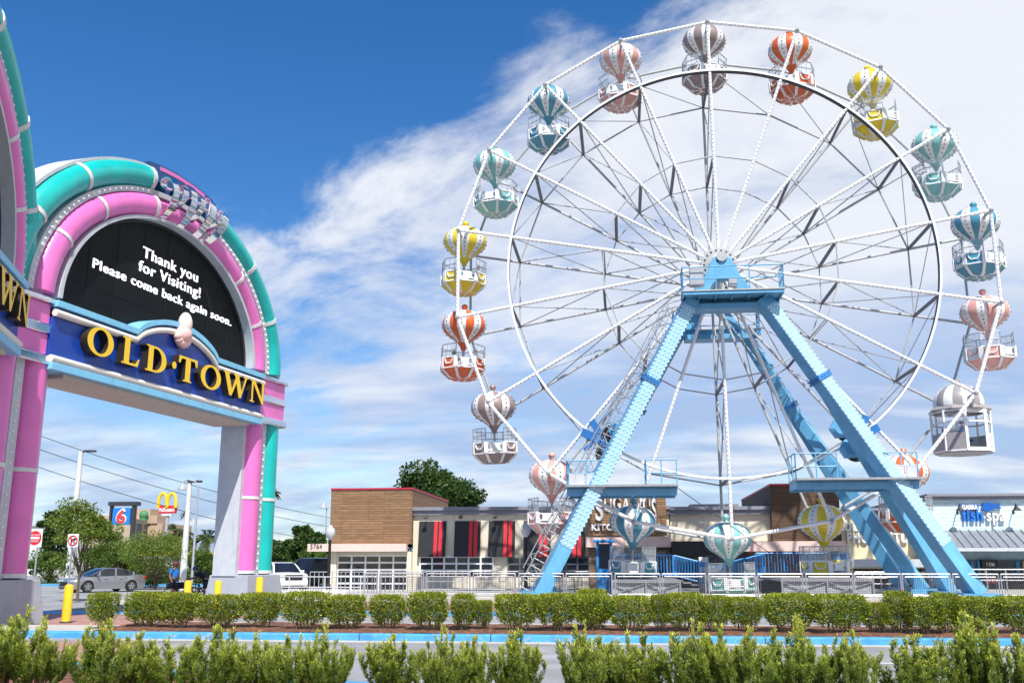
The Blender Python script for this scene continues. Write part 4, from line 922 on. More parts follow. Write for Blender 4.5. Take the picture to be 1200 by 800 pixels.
# lower service platforms with tyre drives
for x0, x1, zt, px, s in ((A(665, 572, 43).x, A(793, 571, 43).x, A(720, 571, 42.7).z, 745, 1), (A(931, 563, 43).x, A(1073, 563, 43).x, A(990, 563, 42.7).z, 972, -1)):
    y0, y1 = 42.55, 44.3
    b = MB(); b.bb(x0, x1, y0, y1, zt-.07, zt)
    for y in (y0, y1): b.bb(x0, x1, y-.05, y+.05, zt-.36, zt-.073)
    for i in range(6): x = x0+.04+(x1-x0-.08)*i/5; b.bb(x-.04, x+.04, y0+.053, y1-.053, zt-.30, zt-.073)
    pf = b.build('service_platform', M['ltblue'], fw, smooth=0)
    b = MB(); b.bb(x0-.03, x1+.03, y0-.42, y1+.06, zt+.003, zt+.09); b.build('deck', M['steel'], pf, smooth=0)
    b = MB(); w = x1-x0
    lo = (x0, x0+1.7); hi = (x1-1.3, x1)
    for a, c in (lo, hi): b = MB(); railing(b, [(a, y1, zt), (a, y0, zt), (c, y0, zt)], 1.15, 2); b.build('railing', M['ltblue'], pf)
    b = MB(); 
    for a in (lo if s > 0 else hi,): b.bb(a[0]+.1, a[0]+.75, y0-.03, y0+.03, zt+.1, zt+.58); b.bb(a[0]+.85, a[0]+1.25, y0-.03, y0+.03, zt+.1, zt+.58)
    b.build('guard_panel', M['lgrey'], pf, smooth=0)
    rp = A(px, 528, 45.2); c = Vector((WX-s*RI*math.cos(R_(58.5)), YF-.12, WZ-RI*math.sin(R_(58.5))))
    b = MB(); g = c+Vector((-s*.35, -.1, .2)); b.bar(g+Vector((-s*1.0, 0, .5)), g+Vector((s*.2, 0, -.1)), .35, .4, up=Y_); b.bar(g+Vector((-s*.9, 0, -.35)), g+Vector((s*.1, .0, .55)), .16, .3, up=Y_)
    b.bar(g+Vector((-s*.55, 0, 1.0)), g+Vector((-s*.1, 0, .3)), .3, .3, up=Y_); du = b.build('drive_bracket', M['blue'], fw, smooth=0)
    for kk, off in enumerate((Vector((s*.10, 0, .42)), Vector((-s*.25, 0, -.48)))):
        q = c+off+Vector((-s*.05, -.15, .12)); axw = (X_, Z_, -Y_)
        b = MB(); b.lathe(q, [(.28, -.16), (.42, -.15), (.46, -.07), (.46, .07), (.42, .15), (.28, .16)], 20, ax=axw); b.build('tyre', M['rubber'], du)
        b = MB(); b.lathe(q+Vector((s*.28, -.05, .10)), [(.30, -.25), (.47, -.05), (.47, .25), (.30, .36)], 6, ax=axw); b.build('motor_cover', M['ltblue'], du, smooth=20)
# caged ladder beside the left leg
b = MB(); T, F = A(790, 362, 44.4), A(611, 697, 43.1); F.z = .4; d = T-F; ln = d.length; dn = d.normalized(); sv = Y_.cross(dn).normalized()
for s in (-.26, .26): b.tube([F+sv*s, T+sv*s], .035, 6)
for i in range(int(ln/.33)): c = F+dn*(.3+i*.33); b.tube([c-sv*.26, c+sv*.26], .018, 5)
lad = b.build('ladder', M['steel'], fw)
b = MB(); n = int(ln/.75)
for i in range(3, n):
    c = F+dn*(i*.75)
    b.tube([c+sv*(.38*math.cos(R_(t)))+Y_*(-.62*math.sin(R_(t))) for t in range(0, 181, 30)], .016, 5)
for t in (35, 90, 145): b.tube([F+dn*2.3+sv*(.38*math.cos(R_(t)))-Y_*.62*math.sin(R_(t)), T+sv*(.38*math.cos(R_(t)))-Y_*.62*math.sin(R_(t))], .014, 5)
for i in range(int(ln/1.3)):
    c = F+dn*(1.0+i*1.3); b.tube([c+sv*.26, c+dn*.65-sv*.5+Y_*.25], .02, 5); b.tube([c+dn*.65-sv*.5+Y_*.25, c+dn*1.3+sv*.26], .02, 5)
b.tube([F+dn-sv*.5+Y_*.25, T-sv*.5+Y_*.25], .03, 6)
b.build('ladder_cage', M['steel'], lad)
# guy cables of the lower platform
b = MB()
for p, q in ((A(792, 570, 43.5), A(905, 650, 46)), (A(700, 572, 43.5), A(640, 640, 42))): b.tube([p, q], .018, 5)
b.build('stay_cable', M['darksteel'], fw)

# ------------------------------------------------------------------ gondolas
GC = {'brown': ((.28, .20, .195), 'brown'), 'orange': ((.66, .12, .025), 'orange'), 'yellow': ((.70, .54, .02), 'yellow'), 'teal': ((.20, .48, .47), 'teal'), 'blue': ((.065, .27, .38), 'blue'), 'pink': ((.66, .33, .29), 'pink')}
def profile_dots(b, prof, n, lo=1):
    pass
def gondola(cn):
    col, nm = GC[cn]; mc = mat(cn+'_gondola_paint', col, .42, var=.14, scale=2.2, coat=.2); weather(mc, tuple(c*.45+.16 for c in col), .55, 3, .8)
    root = thing('balloon_gondola', 'x', 'gondola')
    ctl = [(.10, -1.22), (.16, -1.05), (.30, -.84), (.52, -.66), (.80, -.48), (1.02, -.26), (1.11, .0), (1.09, .22), (.99, .44), (.80, .63), (.55, .76), (.28, .82), (.12, .86)]
    b = MB(); b.lathe((0, 0, 0), ctl, 48, pick=lambda i, j: 0 if i < 2 else ((j//3) % 2)); b.build('balloon', [mc, M['white']], root, smooth=60)
    b = MB()
    for g in range(8):
        a = R_((6*g+4.5)*7.5); 
        for (r, z) in ((.44, -.70), (.66, -.575), (.88, -.43), (1.01, -.26), (1.10, -.06), (1.105, .13), (1.045, .33), (.92, .51), (.70, .68)):
            b.ball((r*math.cos(a)*1.0, r*math.sin(a)*1.0, z), .036, 5, 4)
    b.build('rivets', M['dgrey'], root)
    b = MB(); b.lathe((0, 0, 0), [(.10, .86), (.09, .92), (.15, .98), (.17, 1.06), (.13, 1.15), (.04, 1.19)], 14); b.build('finial', mc, root)
    b = MB(); b.tube([(0, 0, -1.2), (0, 0, -2.62)], .06, 10); b.build('centre_pole', M['steel'], root)
    V = lambda k, r, z: Vector((r*.885*math.cos(R_(22.5+45*k)), r*.885*math.sin(R_(22.5+45*k)), z))
    ZT, ZB, ZF = -1.72, -2.24, -2.66
    b = MB(); vs = []; fs = []; ms = []
    for k in range(8):
        if k != 5: b.add([V(k, 1.26, ZB), V(k+1, 1.26, ZB), V(k+1, 1.28, ZT), V(k, 1.28, ZT), V(k, 1.22, ZB), V(k+1, 1.22, ZB), V(k+1, 1.24, ZT), V(k, 1.24, ZT)], [(0, 1, 2, 3), (5, 4, 7, 6), (3, 2, 6, 7), (1, 0, 4, 5), (0, 3, 7, 4), (2, 1, 5, 6)], 1 if k % 2 else 0)
        b.add([V(k, .74, ZF), V(k+1, .74, ZF), V(k+1, 1.26, ZB-.005), V(k, 1.26, ZB-.005)], [(0, 1, 2, 3)], 0)
    b.add([V(k, 1.24, ZB-.006) for k in range(8)], [tuple(range(8))], 1)
    b.add([V(k, .74, ZF) for k in range(8)][::-1], [tuple(range(8))], 1)
    b.build('tub', [mc, M['white']], root, smooth=0)
    b = MB()
    for k in range(8):
        b.bar(V(k, 1.285, ZB+.002), V(k, 1.30, ZT), .20, .05, up=V(k, 1, 0)); b.bar(V(k, .76, ZF), V(k, 1.285, ZB), .13, .04, up=V(k, 1, -1))
        if k != 5: b.bar(V(k, 1.29, ZT), V(k+1, 1.29, ZT), .05, .06)
        b.bar(V(k, 1.275, ZB), V(k+1, 1.275, ZB), .04, .05)
        if k != 5:      # scalloped swag on each panel
            m0, m1 = V(k, 1.29, 0), V(k+1, 1.29, 0); pts = [(.2, -.02), (.26, -.18), (.36, -.27), (.5, -.25), (.64, -.27), (.74, -.18), (.8, -.02)]
            wn = (m0+m1).normalized()
            pp = [m0+(m1-m0)*u+Z_*(ZT-.05+z)+wn*.0 for u, z in pts]
            for p, q in zip(pp[:-1], pp[1:]): b.bar(p, q, .05 if k % 2 == 0 else .04, .09, up=wn, mi=0 if k % 2 == 0 else 1)
    b.build('trim', [M['white'], mc], root, smooth=0)
    b = MB()
    for i in range(8): a = R_(45*i); p = [(.20*math.cos(a), .20*math.sin(a)), (.55*math.cos(a-.28), .55*math.sin(a-.28)), (.64*math.cos(a), .64*math.sin(a)), (.55*math.cos(a+.28), .55*math.sin(a+.28))]; b.prism(p, (Vector((0, 0, ZF)), X_, Y_, -Z_), .004, .02)
    b.lathe((0, 0, ZF-.022), [(.12, 0), (.15, .018)], 16); b.build('floor_rosette', mc, root, smooth=0)
    b = MB()
    for k in range(8):
        b.tube([V(k, 1.28, ZT), V(k, 1.28, -1.06)], .024, 6)
        if k != 5:
            for z in (-1.06, -1.40): b.tube([V(k, 1.28, z), V(k+1, 1.28, z)], .022, 6)
            for u in (.33, .66): p = V(k, 1.28, ZT)+(V(k+1, 1.28, ZT)-V(k, 1.28, ZT))*u; b.tube([p, p+Z_*.66], .010, 4)
    b.build('guard_rail', M['steel'], root)
    b = MB()
    for k in range(8):
        if k != 5: b.add([V(k, 1.27, ZT+.02), V(k+1, 1.27, ZT+.02), V(k+1, 1.27, -1.07), V(k, 1.27, -1.07)], [(0, 1, 2, 3)])
    b.build('guard_panel', M['clear'], root, smooth=0)
    b = MB()
    for k in range(8):
        if k == 5: continue
        b.add([V(k, 1.20, ZB), V(k+1, 1.20, ZB), V(k+1, .82, ZB), V(k, .82, ZB), V(k, 1.20, -1.98), V(k+1, 1.20, -1.98), V(k+1, .82, -1.98), V(k, .82, -1.98)], [(4, 5, 6, 7), (0, 3, 2, 1), (3, 7, 6, 2), (0, 4, 7, 3), (1, 2, 6, 5)])
    b.lathe((0, 0, 0), [(.30, ZB), (.30, -1.80), (.22, -1.76)], 16); b.build('bench', M['offwhite'], root, smooth=30)
    p, q = V(5, 1.26, 0), V(6, 1.26, 0)
    b = MB(); 
    for z in (-1.80, -2.10): b.bar(p+Z_*z, q+Z_*z, .05, .05)
    b.bar(p+(q-p)*.5+Z_*-2.1, p+(q-p)*.5+Z_*-1.8, .05, .05); b.box((p+q)/2+Z_*-1.95, ((q-p).length*.5, .04, .26), 0, ((q-p).normalized(), (p+q).normalized(), Z_)); b.build('gate_bar', M['white'], root, smooth=0)
    return root
def access_cab():
    root = thing('balloon_gondola', 'wide white wheelchair gondola with a grey striped dome at the lower right', 'gondola')
    mg = mat('cab_grey', (.30, .28, .29), .4, var=.06)
    b = MB(); b.lathe((0, 0, 0), [(1.28, -.50), (1.30, -.25), (1.22, .05), (1.05, .32), (.78, .55), (.45, .70), (.12, .77)], 48, pick=lambda i, j: (j//3) % 2); b.build('dome', [mg, M['white']], root, smooth=60)
    b = MB(); b.lathe((0, 0, 0), [(.10, .77), (.18, .86), (.16, .97), (.05, 1.04)], 12); b.build('finial', mg, root)
    b = MB(); b.lathe((0, 0, 0), [(1.25, -.47), (1.50, -.58), (1.62, -.72), (1.60, -.78), (1.3, -.74)], 8); b.build('brim', mg, root, smooth=0)
    b = MB(); w, dp = 1.35, 1.35; zt, zb = -.78, -2.95
    cs = [(-w, -dp*.45), (-w*.45, -dp), (w*.45, -dp), (w, -dp*.45), (w, dp*.45), (w*.45, dp), (-w*.45, dp), (-w, dp*.45)]
    for x, y in cs: b.bar((x, y, zb), (x, y, zt), .09, .09)
    for i in range(8):
        p, q = cs[i], cs[(i+1) % 8]
        for z in (zt-.04, zb, -1.42): b.bar((*p, z), (*q, z), .08, .08)
    b.build('cab_frame', M['white'], root, smooth=0)
    b = MB()
    for i in range(8):
        p, q = Vector((*cs[i], 0)), Vector((*cs[(i+1) % 8], 0)); n = (q-p).cross(Z_).normalized(); L2 = (q-p).length
        if i == 1: continue
        b.box((p+q)/2+Z_*-2.45, (L2-.10, .04, .92), 0 if i in (0, 7, 6) else 1, ((q-p).normalized(), n, Z_))
    b.build('side_panel', [mg, M['offwhite']], root, smooth=0)
    b = MB(); b.prism([(x*.98, y*.98) for x, y in cs], (Vector((0, 0, zb)), X_, Y_, Z_), -.10, -.045); b.build('floor', mg, root, smooth=0)
    b = MB()
    for i in range(8):
        p, q = Vector((*cs[i], 0)), Vector((*cs[(i+1) % 8], 0))
        if i == 1: continue
        b.add([p+Z_*-1.95, q+Z_*-1.95, q+Z_*-1.0, p+Z_*-1.0], [(0, 1, 2, 3)])
    b.build('guard_panel', M['clear'], root, smooth=0)
    b = MB(); b.box((.05, .45, -2.25), (1.5, .45, .12)); b.box((.05, .70, -1.95), (1.5, .10, .75)); b.box((-.75, .1, -2.3), (.3, 1.0, .1)); b.build('bench', M['blue'], root, smooth=0, bevel=.02)
    b = MB(); p, q = Vector((*cs[1], 0)), Vector((*cs[2], 0))
    for f in (.06, .94): c = p+(q-p)*f; b.bar(c+Z_*-2.85, c+Z_*-.9, .10, .06)
    for z in (-2.85, -.92): b.bar(p+Z_*z, q+Z_*z, .06, .10)
    b.build('door_frame', M['white'], root, smooth=0)
    return root
GL = [('brown', 'brown and white balloon gondola at the very top of the wheel'), ('orange', 'orange and white balloon gondola high up just right of the top brown one'),
 ('yellow', 'yellow and white balloon gondola high on the right, below the top orange one'), ('teal', 'pale teal balloon gondola on the upper right, between the yellow and the blue ones'),
 ('blue', 'blue and white balloon gondola at the far right, above the pink one'), ('pink', 'pink and white balloon gondola at the far right just above the white wheelchair cab'),
 (None, ''), ('orange', 'orange and white balloon gondola half hidden behind the right support legs'), ('yellow', 'yellow and white balloon gondola low in front of the dark wooden block'),
 ('teal', 'pale teal balloon gondola at the very bottom of the wheel near the ground'), ('blue', 'blue and white balloon gondola in front of the wooden kitchen sign'), ('pink', 'pink and white balloon gondola low on the left beside the left support leg'),
 ('brown', 'brown and white balloon gondola on the lower left, above the restaurant roof'), ('orange', 'orange and white balloon gondola at the far left below the yellow one'), ('yellow', 'yellow and white balloon gondola at the far left, above the orange one'),
 ('teal', 'pale teal balloon gondola on the upper left above the yellow one'), ('blue', 'blue and white balloon gondola on the upper left above the teal one'), ('pink', 'pink and white balloon gondola near the top, just left of the top brown one')]
GROT = [12, -20, 30, 20, 15, 30, 0, 10, 22, 6, 0, -8, 8, 14, 20, -12, 5, -10]
protos = {}
GOND = []
for k, (cn, lb) in enumerate(GL):
    loc = wp(k, RW, YC_)
    if cn is None: o = access_cab(); o.scale = (.86, .86, .86); o.location = loc+Vector((-.1, 0, .12)); o.rotation_euler = (0, 0, R_(14))
    elif cn not in protos: o = protos[cn] = gondola(cn); o.location = loc
    else: o = copy_tree(protos[cn], loc)
    if cn: o['label'] = lb; o.rotation_euler = (R_(1.8*math.sin(k*2.7)), R_(2.4*math.sin(k*1.9+1)), R_(GROT[k]))
    o['group'] = 'gondolas hanging from the ferris wheel'; GOND.append(o)
# ------------------------------------------------------------------ boarding decks
def deck(label, x0, x1, zd, sx0, sx1, dirn):
    y0, y1 = 43.3, 51.2
    root = thing('boarding_deck', label, 'platform', ((x0+x1)/2, 47, .36), 'boarding decks under the wheel')
    b = MB(); b.bb(x0, x1, y0, y1, zd-.12, zd); b.build('deck_plate', M['steel'], root, smooth=0)
    b = MB(); b.bb(x0+.05, x1-.05, y0+.12, y0+.16, .36, zd-.12); b.build('skirt_panel', M['grey'], root, smooth=0); b = MB(); b.bb(x0+.05, x1-.05, y1-.2, y1-.16, .36, zd-.12); b.build('skirt_panel', M['grey'], root, smooth=0)
    b = MB(); n = 2
    for i in range(n+1): x = x0+.04+(x1-x0-.08)*i/n; b.bar((x, y0+.04, .36), (x, y0+.04, zd-.12), .08, .08)
    for i in range(n):
        xa, xb = x0+(x1-x0)*i/n, x0+(x1-x0)*(i+1)/n; b.bar((xa+.08, y0+.06, .42), (xb-.08, y0+.06, zd-.16), .05, .04); b.bar((xa+.08, y0+.02, zd-.16), (xb-.08, y0+.02, .42), .05, .03)
    b.build('frame', M['steel'], root, smooth=0)
    def bal(b, p, q, h=1.1):
        p, q = Vector(p), Vector(q); L2 = (q-p).length
        b.tube([p+Z_*h, q+Z_*h], .04, 6); b.tube([p+Z_*.12, q+Z_*.12], .03, 6)
        for i in range(int(L2/.15)+1): c = p+(q-p)*min(1, i*.15/L2); b.tube([c+Z_*.1, c+Z_*h], .018 if i % 9 else .04, 5)
    b = MB(); bal(b, (x0, y1-.2, zd), (x1, y1-.2, zd)); b.build('railing', M['blue2'], root); b = MB(); xo = x0 if dirn > 0 else x1; bal(b, (xo, y0+4.6, zd), (xo, y1-.2, zd)); b.build('railing', M['blue2'], root)
    # stair towards the middle of the wheel
    xe = x1 if dirn > 0 else x0; ys = 49.0
    b = MB(); n = 6; run = (sx1-sx0)/n
    for i in range(n):
        z = zd-(i+1)*(zd-.36)/(n+1); xa = xe+dirn*run*i; b.bb(min(xa, xa+dirn*run*1.05), max(xa, xa+dirn*run*1.05), ys-.7, ys+.7, z-.05, z)
    b.build('stair', M['steel'], root, smooth=0)
    for y in (ys-.75, ys+.75): b = MB(); bal(b, (xe, y, zd), (xe+dirn*(sx1-sx0), y, .45), 1.05); b.build('stair_rail', M['blue2'], root)
    return root
M['blue2'] = mat('bright_blue_rail', (.03, .25, .62), .4, var=.05)
deck('grey boarding deck with blue stair rails under the blue gondola', AX(716, 45), AX(794, 45), 1.02, 0, 2.3, 1)
deck('grey boarding deck with blue stair rails under the yellow gondola', AX(906, 45), AX(1010, 45), 1.10, 0, 2.3, -1)
bth = thing('ride_booth', 'narrow blue and white operator booth behind the blue gondola', 'booth', (AX(706, 51), 51.5, .36))
x0, x1 = AX(700, 51), AX(716, 51)
b = MB(); 
for x in (x0, x1):
    for y in (51.0, 52.0): b.bb(x-.06, x+.06, y-.06, y+.06, .36, 2.75)
b.build('frame', M['blue2'], bth, smooth=0)
b = MB(); b.bb(x0-.2, x1+.2, 50.8, 52.2, 2.75, 2.88); b.build('roof', M['blue2'], bth, smooth=0, bevel=.02)
b = MB(); b.bb(x0+.06, x1-.06, 51.0, 51.05, .4, 1.45); b.build('panel', M['blue2'], bth, smooth=0)
b = MB(); b.bb(x0+.06, x1-.06, 51.92, 51.97, .4, 2.7); b.build('rear_panel', M['dgrey'], bth, smooth=0)
kk = thing('control_desk', 'white control cabinet with a blue band between the two boarding decks', 'cabinet', (AX(823, 49), 49, .36))
b = MB(); b.bb(AX(818, 49), AX(829, 49), 48.8, 49.2, .36, 2.0); b.build('body', M['white'], kk, smooth=0, bevel=.02)
b = MB(); b.bb(AX(818.5, 49), AX(828.5, 49), 48.78, 48.797, 1.55, 1.72); b.build('band', M['blue2'], kk, smooth=0)
gb = thing('junction_box', 'light blue plinth box at the foot of the rear right support leg', 'box', (AX(983, 44), 44, .36))
b = MB(); b.bb(AX(973, 44), AX(993, 44), 43.6, 44.3, .36, .95); b.build('body', M['ltblue'], gb, smooth=0, bevel=.02)
b = MB(); b.bb(AX(972, 44), AX(994, 44), 43.55, 44.35, .95, 1.02); b.build('lid', M['blue2'], gb, smooth=0, bevel=.01)

# ------------------------------------------------------------------ barrier panels along the apron
YFN = 41.85
FN = [(429, 443), (446, 497), (501, 551), (555, 604), (608, 660), (663, 716), (720, 772), (775, 825), (829, 883), (886, 938), (942, 996), (998, 1052), (1054, 1110), (1113, 1166), (1169, 1222)]
def fence_panel(w):
    root = thing('barrier_panel', 'x', 'fence', (0, 0, 0))
    h = .93
    b = MB(); 
    for x in (-w/2, w/2): b.tube([(x, 0, 0), (x, 0, h)], .03, 8)
    b.tube([(-w/2, 0, h), (w/2, 0, h)], .03, 8); b.tube([(-w/2, 0, .06), (w/2, 0, .06)], .025, 8)
    for x in (-w/2, w/2): b.bb(x-.09, x+.09, -.12, .12, 0, .015)
    b.build('outer_frame', M['steel'], root)
    b = MB(); i = w/2-.10
    b.tube([(-i, 0, .12), (-i, 0, h-.11), (i, 0, h-.11), (i, 0, .12)], .02, 6, closed=True)
    b.build('inner_frame', M['steel'], root)
    b = MB()
    for k in range(int(2*i/.075)): x = -i+.04+k*.075; b.tube([(x, 0, .12), (x, 0, h-.11)], .0055, 4)
    for k in range(9): z = .18+k*.075; b.tube([(-i, 0, z), (i, 0, z)], .0055, 4)
    b.build('mesh_infill', M['darksteel'], root, smooth=0)
    return root
wides = [AX(q, YFN)-AX(p, YFN) for p, q in FN]
pf = fence_panel(1.85); ps = fence_panel(.5); usd = [0, 0]
for i, ((p, q), w) in enumerate(zip(FN, wides)):
    src = ps if w < 1 else pf; j = 0 if w < 1 else 1
    loc = ((AX(p, YFN)+AX(q, YFN))/2, YFN, .36)
    o = src if not usd[j] else copy_tree(src); usd[j] = 1; o.location = loc; o.scale = (w/(.5 if w < 1 else 1.85), 1, 1)
    o['label'] = ('narrow grey metal barrier gate at the left end of the barrier row' if w < 1 else 'grey metal mesh barrier, %s wide panel from the left along the apron' % ORD[i-1]); o['group'] = 'barrier panels along the wheel apron'
# ramp rails left of the apron
def rail_thing(label, pts, h, rails, npost, m='lgrey', name='metal_railing', r=.028):
    c = Vector(pts[0]); root = thing(name, label, 'railing', c)
    b = MB(); 
    for p, q in zip(pts[:-1], pts[1:]):
        p, q = Vector(p), Vector(q)
        for f in rails: b.tube([p+Z_*h*f, q+Z_*h*f], r, 6)
    b.build('rails', M[m], root)
    for p, q in zip(pts[:-1], pts[1:]):
        p, q = Vector(p), Vector(q)
        for i in range(npost+1): e = p+(q-p)*i/npost; b = MB(); b.tube([e, e+Z_*h], r*1.1, 6); b.build('post', M[m], root)
    return root
rail_thing('long pale ramp railing in front of the white and black cars', [(AX(300, 44), 44, .12), (AX(424, 44), 44, .12)], 1.0, (1, .55, .12), 3)
rail_thing('grey queue railing with close upright bars in front of the garage-style door', [(AX(365, 52), 52, .12), (AX(500, 52), 52, .12)], 1.15, (1, .1), 26, 'steel', r=.022)
rail_thing('grey queue railing before the black awnings', [(AX(500, 50), 50, .36), (AX(690, 50), 50, .36)], .95, (1, .5, .1), 22, 'steel', r=.02)
rail_thing('low dark railing in front of the photo shop', [(AX(990, 55), 55, .36), (AX(1108, 55), 55, .36)], .9, (1, .66, .33), 12, 'steel', r=.03)
rail_thing('long grey railing in front of the spa shop', [(AX(1085, 53), 53, .36), (AX(1290, 53), 53, .36)], 1.05, (1, .5), 9, 'steel', r=.03)
pk = thing('picket_fence', 'low white picket fence beside the right gate leg', 'fence', (AX(345, 43), 43, .12))
b = MB()
for i in range(26): x = AX(328, 43)+i*.12; b.bb(x-.035, x+.035, 42.98, 43.02, .12, .62)
b.build('pickets', M['offwhite'], pk, smooth=0)
b = MB()
for z in (.25, .52): b.bb(AX(328, 43)-.05, AX(328, 43)+3.1, 43.022, 43.06, z-.04, z+.04)
b.build('rails', M['offwhite'], pk, smooth=0)

# ------------------------------------------------------------------ bollards
def bollard():
    root = thing('bollard', 'x', 'bollard'); b = MB()
    b.lathe((0, 0, 0), [(.13, 0), (.13, 1.02), (.115, 1.07), (.06, 1.10), (.02, 1.105)], 20); b.build('post', M['yellow'], root); b = MB(); b.lathe((0, 0, 0), [(.17, 0), (.17, .03), (.14, .05)], 20); b.build('collar', M['darksteel'], root); return root
bl0 = bollard()
for i, (px, y, ex, lb) in enumerate(((77, 729.5, 0, 'yellow bollard nearest the viewer, beside the big grey plinth on the left'), (223.5, 699, 0, 'yellow bollard in front of the two people'), (258.5, 699, 0, 'yellow bollard in front of the left side of the right gate plinth'), (306.5, 699, 0, 'yellow bollard in front of the right end of the right gate plinth'))):
    o = bl0 if i == 0 else copy_tree(bl0); g = G(px, y) if i == 0 else A(px, 700, 40.0); g.z = 0; o.location = g; o['label'] = lb; o['group'] = 'yellow bollards round the gate'
    if i: o.location = (AX(px, 35.5), 35.5, .126 if AX(px, 35.5) > -13.4 else .0)

# ------------------------------------------------------------------ hedge
M['hedge'] = foliage('hedge_leaf', (.12, .195, .02), (.24, .30, .03), 2.5, .38, tip=(.60, .60, .07))
M['yew'] = foliage('yew_needle', (.14, .25, .034), (.27, .37, .045), 3.0, .45, tip=(.92, .90, .15))
def hedge_bush(w, h, dp, seed, n=5200):
    rng = np.random.default_rng(seed); root = thing('hedge_bush', 'x', 'bush')
    b = MB()
    for i in range(7):
        x, y = rng.uniform(-w*.2, w*.2), rng.uniform(-.12, .12); tx, ty = rng.uniform(-w*.4, w*.4), rng.uniform(-dp*.35, dp*.35)
        b.tube([(x, y, -.05), (x*1.2, y, h*.25), (tx, ty, h*.8)], [.024, .018, .007], 5)
    b.build('stems', M['stem'], root)
    # shoots grow from the stems towards a clipped box surface: dense skin, thin at the foot
    P = []; D = []; T = []
    u = rng.uniform(-1, 1, (n*3, 3)); z = rng.uniform(0, 1, n*3)
    ax = np.abs(u[:, 0])**6+np.abs(u[:, 1])**6+np.abs(2*z-1)**8
    lump = .90+.08*np.sin(u[:, 0]*4.1+seed)*np.sin(z*5.3+seed*2)+.07*np.sin(u[:, 0]*9+u[:, 1]*7+z*8+seed)+rng.normal(0, .035, n*3)
    foot = .62+.38*np.clip((z-.05)/.3, 0, 1)
    keep = (ax < 1.0)
    shell = np.maximum(np.maximum(np.abs(u[:, 0]), np.abs(u[:, 1])), np.abs(2*z-1)*(z > .5))
    keep &= (shell > .70) | (rng.uniform(0, 1, n*3) < .35)
    keep &= rng.uniform(0, 1, n*3) < np.clip((z-.02+.08*np.sin(u[:, 0]*5+seed*3))/.30, .05, 1)
    hole = np.sin(u[:, 0]*3.3+seed*1.7)*np.sin(z*6+seed)*np.sin(u[:, 1]*3+seed*.6); keep &= (hole < .55) | (rng.uniform(0, 1, n*3) < .35)
    u, z, lump, foot, shell = u[keep][:n], z[keep][:n], lump[keep][:n], foot[keep][:n], shell[keep][:n]
    P = np.stack([u[:, 0]*w/2*foot*lump, u[:, 1]*dp/2*foot*lump, .04+z*h*(.965+.035*lump)], 1)
    D = np.stack([u[:, 0]*.8, u[:, 1]*.8, .45+.7*(z > .85)], 1)+rng.normal(0, .55, (len(u), 3))
    tip = ((z > .80) | (shell > .88))*np.clip(rng.normal(.25, .35, len(u)), 0, 1)
    leaf_object('foliage', P, D, .058, .026, M['hedge'], root, tip, rng=rng); return root
HB = [(115, 140, 0), (155, 200, 0), (197, 238, 0), (238, 287, 0), (287, 331, 0), (338, 388, 0), (386, 431, 0), (436, 475, 0), (482, 526, 0), (531, 558, 0), (557, 576, -5), (582, 631, 0), (629, 674, 0), (670, 714, 0), (711, 763, 0), (761, 782, 0), (775, 826, 0), (816, 852, 0), (850, 888, 0), (890, 952, 0), (946, 1008, 0), (1004, 1034, -5), (1031, 1064, 4), (1050, 1097, -3), (1084, 1118, 3), (1108, 1163, 0), (1158, 1214, 0), (672, 712, 3)]
hp = [hedge_bush(1.05, .745, .95, s, 6200) for s in (11, 12, 13, 14, 15, 16, 17)]
hu = [0]*7
def put(protos, used, i, name=None):
    j = i % len(protos)
    if not used[j]: used[j] = 1; return protos[j]
    return copy_tree(protos[j])
for i, (p, q, dz) in enumerate(HB):
    yy = 24.0 if i != len(HB)-1 else 25.2
    o = put(hp, hu, i*3+i//4); xa, xb = AX(p, yy), AX(q, yy); w = xb-xa
    o.location = ((xa+xb)/2, yy+.12*math.sin(i*2.1), .19); o.scale = (w/1.0, .95+.1*math.sin(i), 1.0+dz*.028+.045*math.sin(i*1.7)+.02*math.sin(i*4.1)); 
    o['label'] = 'clipped green hedge bush, %s from the left in the row on the mulch island' % ORD[i] if i < len(HB)-1 else 'clipped green hedge bush standing just behind the hedge row, in front of the blue gondola'
    if i == 0: o['label'] = 'small clipped green bush standing alone at the left end of the hedge row'
    o['group'] = 'clipped hedge bushes on the mulch island'

